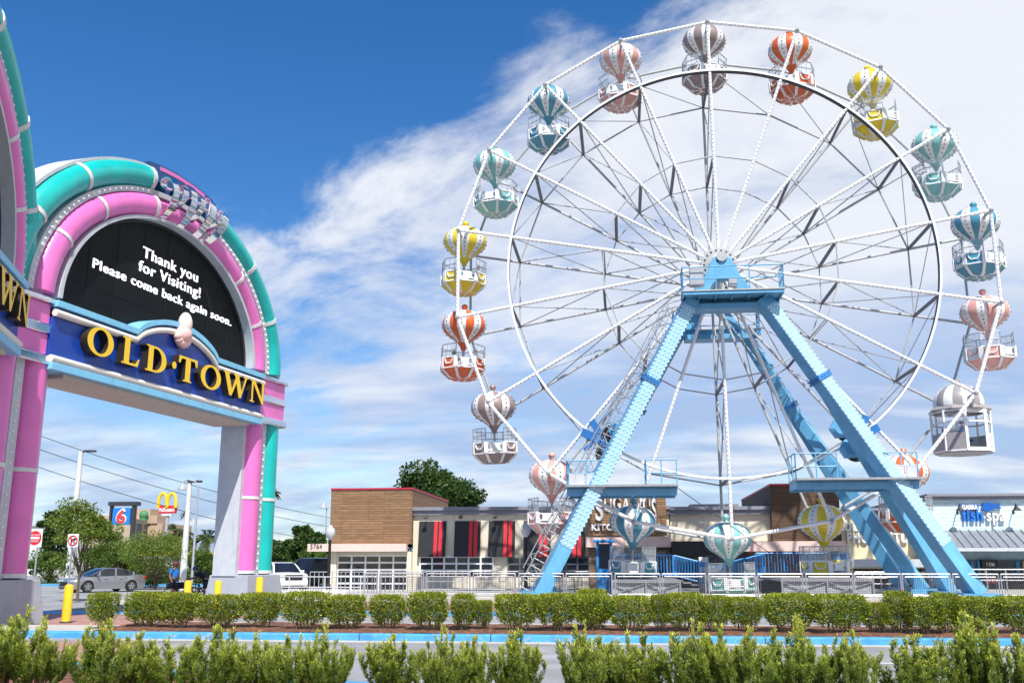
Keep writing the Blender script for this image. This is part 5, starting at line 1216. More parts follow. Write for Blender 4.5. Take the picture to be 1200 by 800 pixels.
# ------------------------------------------------------------------ foreground yews
def yew(seed, h=1.12, w=.85, ns=26):
    rng = np.random.default_rng(seed); root = thing('yew_shrub', 'x', 'shrub'); b = MB(); P = []; D = []; T = []
    for i in range(ns):
        a = rng.uniform(0, 2*math.pi); r = math.sqrt(rng.uniform(0, 1))*w*.5; hh = h*(1-.42*(r/(w*.5))**1.5)*rng.uniform(.78, 1.05)
        base = np.array([rng.normal(0, .03), rng.normal(0, .03), 0.0]); top = np.array([math.cos(a)*r, math.sin(a)*r, hh])
        mid = base*.4+top*.6; mid[:2] += (top[:2]-mid[:2])*.75; mid[2] = hh*.36
        pts = [base*(1-t)**2+2*mid*t*(1-t)+top*t*t for t in np.linspace(0, 1, 9)]
        b.tube([tuple(p) for p in pts], [.011*(1-.85*t) for t in np.linspace(0, 1, 9)], 4)
        shoots = [(pts, .30)]
        for _ in range(9):
            t = rng.uniform(.28, .95); k = min(7, int(t*8)); o = pts[k]+(pts[k+1]-pts[k])*(t*8-k)
            aa = rng.uniform(0, 2*math.pi); ln = rng.uniform(.09, .22)*(1.15-t*.6)
            dd = np.array([math.cos(aa)*.6, math.sin(aa)*.6, rng.uniform(.8, 1.9)]); dd /= np.linalg.norm(dd)
            sp = [o+dd*ln*s+np.array([0, 0, .04])*s*s for s in np.linspace(0, 1, 4)]
            b.tube([tuple(p) for p in sp], [.0035]*4, 3, caps=False); shoots.append((sp, .0))
        for sp, s0 in shoots:
            L = sum(np.linalg.norm(q-p) for p, q in zip(sp[:-1], sp[1:])); n = int(L*(1-s0)*300)
            for t in rng.uniform(s0, 1, n):
                k = min(len(sp)-2, int(t*(len(sp)-1))); f = t*(len(sp)-1)-k; o = sp[k]+(sp[k+1]-sp[k])*f; ax = sp[k+1]-sp[k]; ax = ax/np.linalg.norm(ax)
                rd = rng.normal(size=3); rd -= ax*rd.dot(ax); rd /= np.linalg.norm(rd)
                P.append(o); D.append(rd*.62+ax*(.8+.7*(t > .85)))
                zt = o[2]/h; T.append(np.clip((t-.50)*2.2, 0, 1)*np.clip((zt-.30)*1.6, .08, 1)*rng.uniform(.4, 1.0))
    b.build('stems', M['stem'], root)
    leaf_object('foliage', P, D, .052, .0105, M['yew'], root, T, fold=.08, rng=rng); return root
yp = [yew(21, 1.12, .85, 30), yew(22, 1.1, .75, 25), yew(23, 1.15, .9, 34), yew(24, 1.05, .7, 22), yew(25, 1.12, .8, 28)]
yu = [0]*5
YW_ = [(20, 712, 1.15), (62, 742, .85), (128, 722, .95), (172, 752, .75), (213, 742, .9), (262, 738, 1.0), (303, 745, .85), (345, 741, .8), (388, 752, .75), (460, 740, .95), (518, 752, .75), (556, 748, .7), (604, 737, .9), (682, 738, .95), (735, 735, 1.0), (804, 736, 1.0), (858, 731, .95), (928, 737, 1.1), (985, 748, .7), (1058, 738, 1.1), (1128, 730, .95), (1180, 738, .95), (-35, 735, 1.0), (1235, 738, 1.0)]
for i, (px, py, sc) in enumerate(YW_):
    o = put(yp, yu, i*2+i//5); y = 11.55+.3*math.sin(i*2.3); x = AX(px, y); zt = A(px, py-7+9*math.sin(i*3.7), y).z; base = .16
    o.location = (x, y, base); o.scale = (sc*1.09, sc*1.09, (zt-base)/1.10); o.rotation_euler = (0, 0, i*1.9)
    if i < 22: o['label'] = 'loose feathery yew shrub with pale green tips, %s from the left in the nearest row' % ORD[i]
    else: o['label'] = 'loose feathery yew shrub at the %s edge of the nearest row' % ('left' if i == 22 else 'right')
    o['group'] = 'young yew shrubs in the foreground'

# ------------------------------------------------------------------ trees
M['oak'] = foliage('oak_leaf', (.03, .07, .014), (.065, .11, .02), .5, .25)
M['myrtle'] = foliage('myrtle_leaf', (.13, .20, .032), (.22, .28, .045), .9, .42)
M['light'] = foliage('light_leaf', (.075, .14, .024), (.13, .20, .033), .7, .35)
M['palm'] = foliage('palm_leaf', (.07, .11, .025), (.11, .15, .04), .7, .3)
def tree(name, label, x, y, h, w, seed, m, trunk=.14, crown0=.3, n=9000, ls=.16, group=None, clumps=46, dp=None, z0=0.0, flat=1.0):
    rng = np.random.default_rng(seed); root = thing(name, label, 'tree', (x, y, z0), group); dp = dp or w
    b = MB(); zc0 = h*crown0; tops = []
    b.tube([(x, y, z0-.1), (x+rng.normal(0, .04)*h*.2, y, z0+zc0*.6), (x+rng.normal(0, .05)*h*.2, y, z0+h*.62)], [trunk, trunk*.8, trunk*.35], 9)
    C = []
    for i in range(clumps):
        v = rng.normal(size=3); v /= np.linalg.norm(v); r = rng.uniform(.30, 1)**.5*(1.22 if rng.uniform() < .22 else 1.0)*(.86+.2*math.sin(v[0]*3+seed)*math.cos(v[2]*4+seed)); up = abs(v[2]) if rng.uniform() < .65 else v[2]
        c = np.array([x+v[0]*r*w*.42, y+v[1]*r*dp*.42, z0+zc0+(h-zc0)*(.40+.46*up*r*flat)]); C.append(c)
    for c in C[:26]:
        s = np.array([x, y, z0+zc0*rng.uniform(.7, 1.5)]); mid = (s+c)/2+np.array([0, 0, -.06*h*rng.uniform(0, 1)]); b.tube([tuple(s), tuple(mid), tuple(c)], [trunk*.42, trunk*.25, trunk*.08], 5)
    b.build('trunk', M['bark'], root)
    C = np.array(C); k = rng.integers(0, clumps, n); rad = rng.uniform(.055, .165, clumps)*w*1.05
    d = rng.normal(size=(n, 3)); d /= np.linalg.norm(d, axis=1)[:, None]; rr = rng.uniform(.25, 1, n)**.5
    P = C[k]+d*(rad[k]*rr)[:, None]*np.array([1, 1, .68]); D = d*.7+rng.normal(0, .6, (n, 3))+np.array([0, 0, -.15])
    leaf_object('crown', P, D, ls, ls*.55, m, root, rng=rng); return root
def palm(label, x, y, h, seed, fr=1.9, nf=26, group=None, sk=.16):
    rng = np.random.default_rng(seed); root = thing('palm_tree', label, 'palm', (x, y, 0), group)
    b = MB(); b.tube([(x, y, -.1), (x+.1, y, h*.5), (x, y, h)], [sk*1.15, sk, sk*1.1], 9); b.ball((x, y, h), sk*1.9, 8, 6, sq=(1, 1, 1.3)); b.build('trunk', M['palmtrunk'], root)
    P = []; D = []; W = []; b = MB()
    for i in range(nf):
        a = rng.uniform(0, 6.28); e = rng.uniform(-.35, 1.35); L = fr*rng.uniform(.8, 1.1); q = []
        for s in np.linspace(0, 1, 12): q.append(np.array([x+math.cos(a)*L*s*math.cos(e)*(1-.12*s), y+math.sin(a)*L*s*math.cos(e)*(1-.12*s), h+.1+L*(math.sin(e)*s-.55*s*s)]))
        b.tube([tuple(p) for p in q], [.03-.0022*j for j in range(12)], 4)
        for s in np.linspace(.15, 1, 34):
            j = min(10, int(s*11)); f = s*11-j; o = q[j]+(q[j+1]-q[j])*f; ax = q[j+1]-q[j]; ax /= np.linalg.norm(ax); sd = np.cross(ax, [0, 0, 1]); sd /= np.linalg.norm(sd)+1e-6
            for sg in (-1, 1): P.append(o); D.append(sd*sg*.8+ax*.6+np.array([0, 0, -.25])); W.append(fr*.30*(1.05-abs(s-.45)))
    st = b.build('frond_stalks', M['palm'], root); leaf_object('fronds', P, D, np.array(W), .05, M['palm'], root, rng=rng); return root
def TR(px, ptop, pw, Y, name, label, seed, m, **k):
    x = AX(px, Y); h = A(px, ptop, Y).z; w = AX(px+pw/2, Y)-AX(px-pw/2, Y)
    return tree(name, label, x, Y, h, w, seed, m, **k)
TR(508, 527, 116, 82, 'oak_tree', 'big dark green oak rising behind the restaurant roof', 31, M['oak'], trunk=.35, crown0=.28, n=17000, ls=.32, clumps=110)
TR(364, 607, 66, 84, 'oak_tree', 'dark rounded tree left of the wood-clad restaurant end', 32, M['oak'], trunk=.3, crown0=.15, n=11000, ls=.30)
TR(330, 626, 60, 95, 'oak_tree', 'lower dark tree just right of the right gate leg', 33, M['oak'], trunk=.3, crown0=.1, n=9000, ls=.3)
TR(372, 637, 62, 72, 'roadside_tree', 'light green bushy tree behind the parked black car', 34, M['light'], trunk=.16, crown0=.1, n=8000, ls=.2)
TR(97, 572, 80, 44, 'street_tree', 'young leafy tree with a slim trunk beside the silver car', 35, M['myrtle'], trunk=.07, crown0=.26, n=9500, ls=.13, clumps=74)
TR(186, 613, 96, 65, 'street_tree', 'rounded light green tree left of the two people', 36, M['myrtle'], trunk=.08, crown0=.12, n=10500, ls=.14, clumps=80)
TR(136, 622, 66, 68, 'street_tree', 'light green bushy tree under the square blue roadside sign', 46, M['light'], trunk=.08, crown0=.1, n=8000, ls=.15, clumps=60)
TR(170, 650, 70, 70, 'roadside_bush', 'dark low bush behind the silver car on the verge', 37, M['oak'], trunk=.1, crown0=.05, n=8000, ls=.17, z0=.1)
TR(242, 640, 52, 70, 'street_tree', 'light green tree behind the man, against the right gate leg', 38, M['light'], trunk=.09, crown0=.15, n=9000, ls=.16)
TR(62, 588, 40, 100, 'oak_tree', 'dark tree seen in the gap beside the left gate columns', 39, M['oak'], trunk=.25, crown0=.1, n=7000, ls=.34)
TR(62, 640, 55, 78, 'roadside_bush', 'green bush on the verge next to the left gate plinth', 40, M['light'], trunk=.1, crown0=.05, n=6000, ls=.18, z0=.1)
TR(215, 672, 110, 80, 'roadside_bush', 'long low hedge on the verge behind the people', 41, M['light'], trunk=.06, crown0=.02, n=6000, ls=.16, z0=.1, dp=1.5)
palm('palm tree with an orange crown base left of the white lamp pole', AX(206, 88), 88, A(206, 628, 88).z, 51, 2.1)
palm('palm tree between the lamp poles and the right gate leg', AX(243, 88), 88, A(243, 632, 88).z, 52, 2.0)
palm('small far palm top beside the white lamp pole', AX(215, 160), 160, A(215, 603, 160).z, 53, 1.3, 18)
palm('far palm just showing beside the teal column', AX(317, 120), 120, A(317, 578, 120).z, 54, 1.2, 18)
# far tree line
for i, (px, pt, pw, Y) in enumerate(((300, 640, 70, 150), (20, 630, 80, 150), (110, 640, 90, 165), (225, 645, 80, 170), (400, 640, 70, 140), (450, 655, 90, 130))):
    TR(px, pt, pw, Y, 'distant_tree', 'hazy distant tree, %s from the left along the far side of the road' % ORD[[3, 0, 1, 2, 4, 5][i]], 60+i, M['oak'], trunk=.3, crown0=.05, n=4500, ls=.5, group='distant trees across the road')

# ------------------------------------------------------------------ poles, lamps, signs, wires
def pole_thing(name, label, px, ptop, Y, r0, r1, m, cat='lamp post', z0=0):
    x = AX(px, Y); h = A(px, ptop, Y).z; root = thing(name, label, cat, (x, Y, z0)); b = MB(); b.tube([(x, Y, z0-.1), (x, Y, h)], [r0, r1], 12); b.build('pole', M[m], root); return root, x, h
t, x, h = pole_thing('street_lamp', 'tall pale concrete lamp post seen through the gate, nearest the young tree', 84, 529, 62, .26, .15, 'offwhite')
b = MB(); b.tube([(x, 62, h-.15), (x+.25, 62, h+.02), (x+.55, 62, h+.03)], .05, 6); b.build('arm', M['darksteel'], t); b = MB(); b.box((x+.65, 62, h+.02), (.75, .35, .12)); b.build('lamp_head', M['darksteel'], t, bevel=.02)
t, x, h = pole_thing('street_lamp', 'pale concrete lamp post behind the woman, with a flat dark lamp head', 217, 565, 64, .24, .15, 'offwhite')
b = MB(); b.tube([(x, 64, h-.1), (x, 64, h+.05)], .06, 6); b.build('arm', M['darksteel'], t); b = MB(); b.box((x+.35, 64, h+.06), (.95, .4, .13)); b.build('lamp_head', M['darksteel'], t, bevel=.02)
t, x, h = pole_thing('street_lamp', 'thin grey lamp post with a hanging bell lamp, right of the white one', 227.5, 568, 60, .09, .06, 'grey')
b = MB(); b.tube([(x, 60, h-.2), (x-.25, 60, h+.25), (x-.8, 60, h+.35), (x-1.05, 60, h+.15)], .04, 6); b.build('arm', M['grey'], t); b = MB(); b.lathe((x-1.05, 60, h-.28), [(.30, 0), (.24, .12), (.10, .34), (.04, .44)], 12); b.build('lamp_head', M['grey'], t)
for px, pt, Y, lb in ((386.5, 618, 49, 'black post with a round acorn globe at the left corner of the restaurant'), (616, 615, 49, 'black post with a round acorn globe in front of the fourth awning')):
    t, x, h = pole_thing('globe_lamp', lb, px, pt+12, Y, .09, .07, 'black', z0=.12)
    t['group'] = 'black globe lamps'
    b = MB(); b.lathe((x, Y, h), [(.09, -.08), (.15, .0), (.22, .11), (.26, .27), (.22, .43), (.12, .54), (.04, .64)], 16); b.build('globe', M['lamp'], t)
    b = MB(); b.lathe((x, Y, .12), [(.20, 0), (.20, .25), (.13, .45), (.10, .6)], 12); b.build('base', M['black'], t)
# hanging lamp on the far right of the gap
t, x, h = pole_thing('street_lamp', 'thin far lamp post with a small bell lamp above the dark trees', 381, 594, 90, .08, .05, 'grey')
b = MB(); b.lathe((x-.3, 90, h-.1), [(.42, 0), (.2, .35), (.05, .6)], 10); b.build('lamp_head', M['grey'], t)
# no-right-turn sign
ys = 41.5; x = AX(84.5, ys); t = thing('traffic_sign', 'white square no-right-turn sign on a steel post beside the young tree', 'road sign', (x, ys, 0))
b = MB(); b.tube([(x, ys, -.1), (x, ys, A(85, 625, ys).z)], .045, 8); b.build('post', M['steel'], t)
c = A(86.5, 633, ys); s2 = .25
b = MB(); b.prism([(-s2, -s2*1.12), (s2, -s2*1.12), (s2, s2*1.12), (-s2, s2*1.12)], (c+Y_*-.06, X_, Z_, -Y_), -.01, .01); pl = b.build('plate', M['white'], t, smooth=0)
b = MB(); fr_ = (c+Y_*-.075, X_, Z_, -Y_)
b.prism([(-.10, -.17), (-.04, -.17), (-.04, .02), (.06, .02), (.06, -.03), (.16, .05), (.06, .13), (.06, .08), (-.10, .08)], fr_, 0, .006); b.build('arrow', M['black'], pl, smooth=0)
b = MB(); b.tube([c+Y_*-.08+X_*(.20*math.cos(R_(a)))+Z_*(.20*math.sin(R_(a))) for a in range(0, 360, 12)], .027, 6, closed=True); b.bar(c+Vector((-.16, -.092, .16)), c+Vector((.16, -.092, -.16)), .05, .012, up=Y_); b.build('red_ring', M['red'], pl)
# do-not-enter sign
ys = 47.0; x = AX(44, ys); t = thing('traffic_sign', 'red and white do-not-enter sign half hidden by the left gate leg', 'road sign', (x, ys, 0)); c = A(42, 630, ys)
b = MB(); b.tube([(x, ys, -.1), (x, ys, c.z+.3)], .045, 8); b.build('post', M['steel'], t)
b = MB(); b.bb(c.x-.38, c.x+.38, ys-.08, ys-.06, c.z-.45, c.z+.45); pl = b.build('plate', M['white'], t, smooth=0)
b = MB(); b.prism([(.35*math.cos(R_(a)), .35*math.sin(R_(a))) for a in range(0, 360, 12)], (Vector((c.x, ys-.085, c.z)), X_, Z_, -Y_), 0, .006); b.build('red_disc', M['red'], pl, smooth=0)
b = MB(); b.bb(c.x-.25, c.x+.25, ys-.105, ys-.094, c.z-.055, c.z+.055); b.text('DO NOT', front(c.x, ys-.094, c.z+.10), .13, .008, align='CENTER'); b.text('ENTER', front(c.x, ys-.094, c.z-.20), .13, .008, align='CENTER'); b.build('white_bar', M['white'], pl, smooth=0)
# flag, far
ys = 90; x = AX(251, ys); t = thing('flag', 'small red and white striped flag behind the right gate leg', 'flag', (x, ys, 0)); b = MB(); b.tube([(x, ys, 0), (x, ys, A(251, 636, ys).z)], .05, 6); b.build('pole', M['steel'], t)
b = MB(); z = A(251, 642, ys).z
for i in range(5): b.add([(x+.05+.02, ys-.02, z+.16*i-.35), (x+.75, ys+.2, z+.16*i-.2), (x+1.25, ys-.05, z+.16*i-.1), (x+1.25, ys-.05, z+.16*i+.06), (x+.75, ys+.2, z+.16*i-.04), (x+.07, ys-.02, z+.16*i-.19)], [(0, 1, 4, 5), (1, 2, 3, 4)], i % 2)
b.build('cloth', [M['red'], M['white']], t, smooth=0)
# overhead wires
for i, (pa, ya, pb, yb, Y0, Y1) in enumerate(((-60, 470, 420, 612, 70, 110), (-60, 488, 420, 622, 70, 110), (-60, 510, 420, 640, 70, 110))):
    p, q = A(pa, ya, Y0), A(pb, yb, Y1); d = q-p; pts = [p+d*t-Z_*(4*1.1*t*(1-t)) for t in np.linspace(-.15, 1.25, 36)]
    b = MB(); b.tube(pts, .028, 5); single('overhead_wire', b, M['black'], '%s of the three thin overhead wires seen through the gate' % ('topmost', 'middle one', 'lowest')[i], 'wire', tuple(p), 'overhead wires')
# ------------------------------------------------------------------ parked and passing cars
def lerp_tab(tab, x):
    for (x0, *a), (x1, *b) in zip(tab[:-1], tab[1:]):
        if x <= x1: t = (x-x0)/(x1-x0); t = t*t*(3-2*t) if False else t; return [p+(q-p)*t for p, q in zip(a, b)]
    return list(tab[-1][1:])
def car(name, label, cat, loc, rz, paint, L=4.9, Wd=1.86, H=1.45, kind='sedan'):
    root = thing(name, label, cat, (0, 0, 0)); hw = Wd/2; wr = .34 if kind == 'sedan' else .39
    if kind == 'sedan':
        top = [(-2.45, .78, .78), (-2.40, .98, .86), (-1.9, 1.06, .95), (-1.3, 1.0, 1.0), (.9, .96, 1.0), (1.5, .93, .97), (2.1, .82, .92), (2.38, .66, .80), (2.45, .5, .70)]
        gh = [(-1.95, 1.05, .0), (-1.55, 1.22, .55), (-.9, 1.41, 1), (-.2, H, 1), (.3, 1.42, 1), (.75, 1.22, .6), (1.32, .95, 0)]
        zl = .20; ax0, ax1 = -1.42, 1.42; zb = .97
    else:
        top = [(-2.35, .80, .92), (-2.30, 1.08, .97), (-1.5, 1.10, 1.0), (.7, 1.10, 1.0), (1.2, 1.10, .98), (2.0, 1.05, .95), (2.25, .95, .90), (2.35, .7, .84)]
        gh = [(-2.28, 1.09, 0), (-2.18, 1.55, .9), (-1.9, H, 1), (.2, H, 1), (.55, H-.05, .95), (.85, 1.45, .7), (1.25, 1.10, 0)]
        zl = .32; ax0, ax1 = -1.42, 1.42; zb = 1.09
    st = sorted(set([round(x, 3) for x in np.linspace(top[0][0], top[-1][0], 61)]+[t[0] for t in top]))
    b = MB(); rows = []
    for x in st:
        zt, wf = lerp_tab(top, x); w = hw*wf; za = zl+(.10 if x > top[-1][0]-.12 or x < top[0][0]+.12 else 0)
        for ax in (ax0, ax1):          # wheel arches
            dx = abs(x-ax)
            if dx < wr+.06: za = max(za, wr-.02+math.sqrt(max(0, (wr+.06)**2-dx*dx)))
        zs = [min(za, zt-.08), min(max(za+.02, .45), zt-.06), min(max(za+.03, .68), zt-.04), zt-.03, zt, zt+.025]
        ys_ = [w*.96, w*1.0, w*.995, w*.93, w*.86, 0]
        rows.append([Vector((x, y, z)) for y, z in zip(ys_, zs)]+[Vector((x, -y, z)) for y, z in list(zip(ys_, zs))[-2::-1]])
    m = len(rows[0]); vs = [p for r in rows for p in r]; fs = []
    for i in range(len(rows)-1):
        for j in range(m-1): fs.append((i*m+j, i*m+j+1, (i+1)*m+j+1, (i+1)*m+j))
        fs.append((i*m+m-1, i*m, (i+1)*m, (i+1)*m+m-1))
    fs.append(tuple(range(m-1, -1, -1))); fs.append(tuple((len(rows)-1)*m+j for j in range(m)))
    b.add(vs, fs); body = b.build('body', paint, root, smooth=40, loc=None)
    b = MB(); rows = []; gx = np.linspace(gh[0][0], gh[-1][0], 25)
    for x in gx:
        zt, t = lerp_tab(gh, x); zt = max(zt, zb+.005); k = (zt-zb)/(H-zb)
        rows.append([Vector((x, hw*.90, zb-.02)), Vector((x, hw*(.90-.20*k), zt-.04*k)), Vector((x, hw*(.80-.22*k), zt)), Vector((x, -hw*(.80-.22*k), zt)), Vector((x, -hw*(.90-.20*k), zt-.04*k)), Vector((x, -hw*.90, zb-.02))])
    vs = [p for r in rows for p in r]; fs = []; ms = []
    for i in range(24):
        xm = (gx[i]+gx[i+1])/2; tt = lerp_tab(gh, xm)[1]
        for j in range(5): b.f.append((i*6+j, i*6+j+1, (i+1)*6+j+1, (i+1)*6+j)); b.m.append(0 if j in (0, 4) else (1 if (tt > .93 or j in (1, 3)) else 0))
    b.v = [tuple(p) for p in vs]; b.n = len(vs); gr = b.build('greenhouse', [M['glass'], paint], root, smooth=40)
    b = MB()
    for xx in (gh[0][0]+.42, -.35, gh[-1][0]-.62):
        zt, t = lerp_tab(gh, xx); k = (zt-zb)/(H-zb)
        for s in (-1, 1): b.bar((xx, s*hw*.905, zb-.01), (xx-.06, s*hw*(.905-.20*k), zt-.03), .09, .03, up=Y_)
    b.build('pillars', paint if kind == 'sedan' else M['black'], gr, smooth=0)
    for x in (ax0, ax1):
        for s in (-1, 1):
            axw = (X_, Z_, Y_*s); c = Vector((x, s*(hw-.12), wr))
            b = MB(); b.lathe(c, [(wr*.62, -.11), (wr*.93, -.10), (wr, -.05), (wr, .06), (wr*.93, .10), (wr*.64, .105)], 28, ax=axw); w_ = b.build('wheel', M['rubber'], root)
            b = MB(); b.lathe(c, [(wr*.63, .02), (wr*.63, .107), (wr*.58, .108), (wr*.55, .05)], 28, ax=axw)
            for q in range(5):
                a = R_(72*q+18); b.bar(c+Y_*s*.095+Vector((wr*.1*math.cos(a), 0, wr*.1*math.sin(a))), c+Y_*s*.10+Vector((wr*.6*math.cos(a), 0, wr*.6*math.sin(a))), .075, .03, up=Y_)
            b.build('rim', M['steel'] if kind == 'sedan' else M['darksteel'], w_, smooth=30)
    xf = top[-1][0]; xr = top[0][0]
    for s in (-1, 1):
        b = MB(); b.box((xf-.16, s*hw*.66, .68 if kind == 'sedan' else .90), (.26, .36, .12 if kind == 'sedan' else .2), 0); b.build('headlight', M['lamp'], root, smooth=0, bevel=.02)
        b = MB(); b.box((xr+.10, s*hw*.70, .86), (.20, .30, .14)); b.build('tail_light', M['redlamp'], root, smooth=0, bevel=.02)
        b = MB(); b.box((gh[-1][0]-.45, s*(hw+.08), zb+.06), (.12, .20, .13)); b.build('mirror', paint, root, smooth=0, bevel=.02)
        b = MB()
        for xx in (-.55, .45): b.box((xx-.12, s*(hw*.995+.01), .80 if kind == 'sedan' else .92), (.2, .03, .03))
        b.build('door_handle', M['chrome'], root, smooth=0)
        b = MB()
        for xx in (-1.0, -.30, .85): b.bar((xx, s*(hw*1.0+.001), .40), (xx, s*(hw*.96+.003), zb-.04), .012, .008, up=Y_)
        b.build('door_seam', M['black'], body, smooth=0)
    b = MB(); b.box((xf-.03, 0, .52 if kind == 'sedan' else .82), (.10, hw*1.05, .26 if kind == 'sedan' else .28)); b.box((xf-.05, 0, .30), (.10, hw*1.3, .12)); b.build('grille', M['black'], root, smooth=0, bevel=.02)
    b = MB(); b.box((xf+.012, 0, .66 if kind == 'sedan' else .97), (.05, hw*1.06, .025)); b.build('grille_bar', M['chrome'], root, smooth=0)
    b = MB(); b.box((0, 0, zl+.08), (L*.86, Wd*.80, .10)); b.build('underbody', M['black'], root, smooth=0)
    root.location = loc; root.rotation_euler = (0, 0, rz); return root
car('parked_car', 'silver saloon car on the road behind the young tree', 'car', (AX(124, 59), 59, 0), R_(180+58), M['silver'])
car('parked_car', 'white off-road car behind the right end of the gate plinth', 'car', (AX(330, 56), 56, .12), R_(-90+38), M['carwhite'], L=4.6, Wd=1.9, H=1.66, kind='suv')
car('parked_car', 'black boxy off-road car parked left of the garage-style door', 'car', (AX(366, 64), 64, .12), R_(-90-24), M['carblack'], L=4.6, Wd=1.95, H=1.95, kind='suv')

# ------------------------------------------------------------------ people
def skin_mesh(name, pts, edges, radii, m, parent, sub=2, extra=None):
    me = bpy.data.meshes.new('s'); me.from_pydata([tuple(p) for p in pts], edges, []); o = bpy.data.objects.new('s', me); COL.objects.link(o)
    o.modifiers.new('skin', 'SKIN'); sv = me.skin_vertices[0].data
    for i, r in enumerate(radii): r2 = r if isinstance(r, tuple) else (r, r); sv[i].radius = r2; sv[i].use_root = (i == 0)
    s = o.modifiers.new('sub', 'SUBSURF'); s.levels = sub; s.render_levels = sub
    ev = bpy.data.meshes.new_from_object(o.evaluated_get(bpy.context.evaluated_depsgraph_get())); bpy.data.objects.remove(o)
    b = MB(); b.v = [tuple(v.co) for v in ev.vertices]; b.f = [tuple(p.vertices) for p in ev.polygons]; b.m = [0]*len(b.f); b.n = len(b.v)
    if extra: extra(b)
    r = b.build(name, m, parent, smooth=180); bpy.data.meshes.remove(ev); return r
def person(label, J, loc, rz, skin, shirt, short, cap, hair, cat='person', scale=1.0, long_hair=False, seated=False):
    root = thing('person', label, cat, (0, 0, 0)); ROOT[root] = Vector((0, 0, 0))
    K = ['pelvis', 'waist', 'chest', 'neck', 'head', 'crown', 'shL', 'elL', 'wrL', 'haL', 'shR', 'elR', 'wrR', 'haR', 'hipL', 'knL', 'anL', 'toL', 'hipR', 'knR', 'anR', 'toR']
    idx = {k: i for i, k in enumerate(K)}; P = [Vector(J[k]) for k in K]
    E = [('pelvis', 'waist'), ('waist', 'chest'), ('chest', 'neck'), ('neck', 'head'), ('head', 'crown'), ('chest', 'shL'), ('shL', 'elL'), ('elL', 'wrL'), ('wrL', 'haL'), ('chest', 'shR'), ('shR', 'elR'), ('elR', 'wrR'), ('wrR', 'haR'), ('pelvis', 'hipL'), ('hipL', 'knL'), ('knL', 'anL'), ('anL', 'toL'), ('pelvis', 'hipR'), ('hipR', 'knR'), ('knR', 'anR'), ('anR', 'toR')]
    E = [(idx[a], idx[c]) for a, c in E]
    R = {'pelvis': .13, 'waist': .125, 'chest': .14, 'neck': .055, 'head': .095, 'crown': .07, 'sh': .065, 'el': .045, 'wr': .032, 'ha': .034, 'hip': .095, 'kn': .062, 'an': .042, 'to': .036}
    rad = [R.get(k, R.get(k[:-1])) for k in K]
    f = (Vector(J['face'])).normalized()
    hd = Vector(J['head']); up = (Vector(J['crown'])-hd).normalized(); sd = f.cross(up).normalized()
    def extra(b):
        b.tube([hd+f*.085+up*.02, hd+f*.115-up*.015, hd+f*.09-up*.02], [.012, .017, .010], 6)       # nose
        for s in (-1, 1): b.ball(hd+sd*(s*.095), .025, 6, 5, sq=(1, .7, 1.3))
        for k in ('L', 'R'):
            h = Vector(J['ha'+k]); d = (h-Vector(J['wr'+k])).normalized(); q = d.cross(f); q = q.normalized() if q.length > .1 else sd
            for i, ln in enumerate((.065, .075, .07, .055)):
                o = h+q*((i-1.5)*.02)+d*.02; e = d*.7-d.cross(q)*.3; b.tube([o, o+d*ln*.55, o+d*ln*.55+e.normalized()*ln*.5], [.0095, .009, .007], 5)
            b.tube([h+q*.035-d*.02, h+q*.055+d*.015, h+q*.05+d*.045], [.011, .010, .008], 5)
    skin_mesh('body', P, E, rad, skin, root, extra=extra)
    def sub(keys, edges, add, nm, m):
        i2 = {k: i for i, k in enumerate(keys)}; pts = []; rr = []
        for k in keys:
            if '>' in k: a, c, t = k.split('>'); t = float(t); pts.append(Vector(J[a]).lerp(Vector(J[c]), t)); rr.append(R.get(a, R.get(a[:-1]))*(1-t)+R.get(c, R.get(c[:-1]))*t+add)
            else: pts.append(Vector(J[k])); rr.append(R.get(k, R.get(k[:-1]))+add)
        skin_mesh(nm, pts, [(i2[a], i2[c]) for a, c in edges], rr, m, root)
    sub(['chest', 'chest>neck>.45', 'waist', 'waist>pelvis>.8', 'shL', 'shL>elL>.75', 'shR', 'shR>elR>.75'], [('chest', 'chest>neck>.45'), ('chest', 'waist'), ('waist', 'waist>pelvis>.8'), ('chest', 'shL'), ('shL', 'shL>elL>.75'), ('chest', 'shR'), ('shR', 'shR>elR>.75')], .026, 'shirt', shirt)
    sub(['pelvis', 'hipL', 'hipL>knL>.85', 'hipR', 'hipR>knR>.85'], [('pelvis', 'hipL'), ('hipL', 'hipL>knL>.85'), ('pelvis', 'hipR'), ('hipR', 'hipR>knR>.85')], .024, 'shorts', short)
    b = MB(); b.ball(hd+up*.055-f*.02, .118, 14, 9, sq=(1, 1, .95)); b.build('hair', hair, root) if cap is None else None
    if cap is not None:
        b = MB(); b.lathe(hd+up*.07-f*.005, [(.122, -.02), (.124, .02), (.105, .075), (.06, .11), (.01, .12)], 16, ax=(f, sd, up)); 
        b.prism([(.07, -.085), (.20, -.06), (.225, 0), (.20, .06), (.07, .085)], (hd+up*.065, f, sd, up), -.006, .006); b.build('cap', cap, root)
        b = MB(); b.ball(hd-f*.045-up*.02, .085, 10, 7, sq=(1, 1, 1.1)); b.build('hair', hair, root)
    b = MB()
    for s in (-1, 1): b.ball(hd+f*.088+sd*(s*.034)+up*.025, .012, 6, 4)
    b.build('eyes', M['black'], root)
    if not seated:
        b = MB()
        for k in ('L', 'R'):
            a, t = Vector(J['an'+k]), Vector(J['to'+k]); dd = (t-a); dd.z = 0; dd.normalize(); b.tube([a+Vector((0, 0, -.045))-dd*.06, a+Vector((0, 0, -.045)), t+Vector((0, 0, -.01)), t+dd*.07+Vector((0, 0, -.02))], [.045, .055, .048, .03], 8)
        b.build('shoes', M['dgrey'], root)
    root.location = loc; root.rotation_euler = (0, 0, rz); root.scale = (scale,)*3; return root
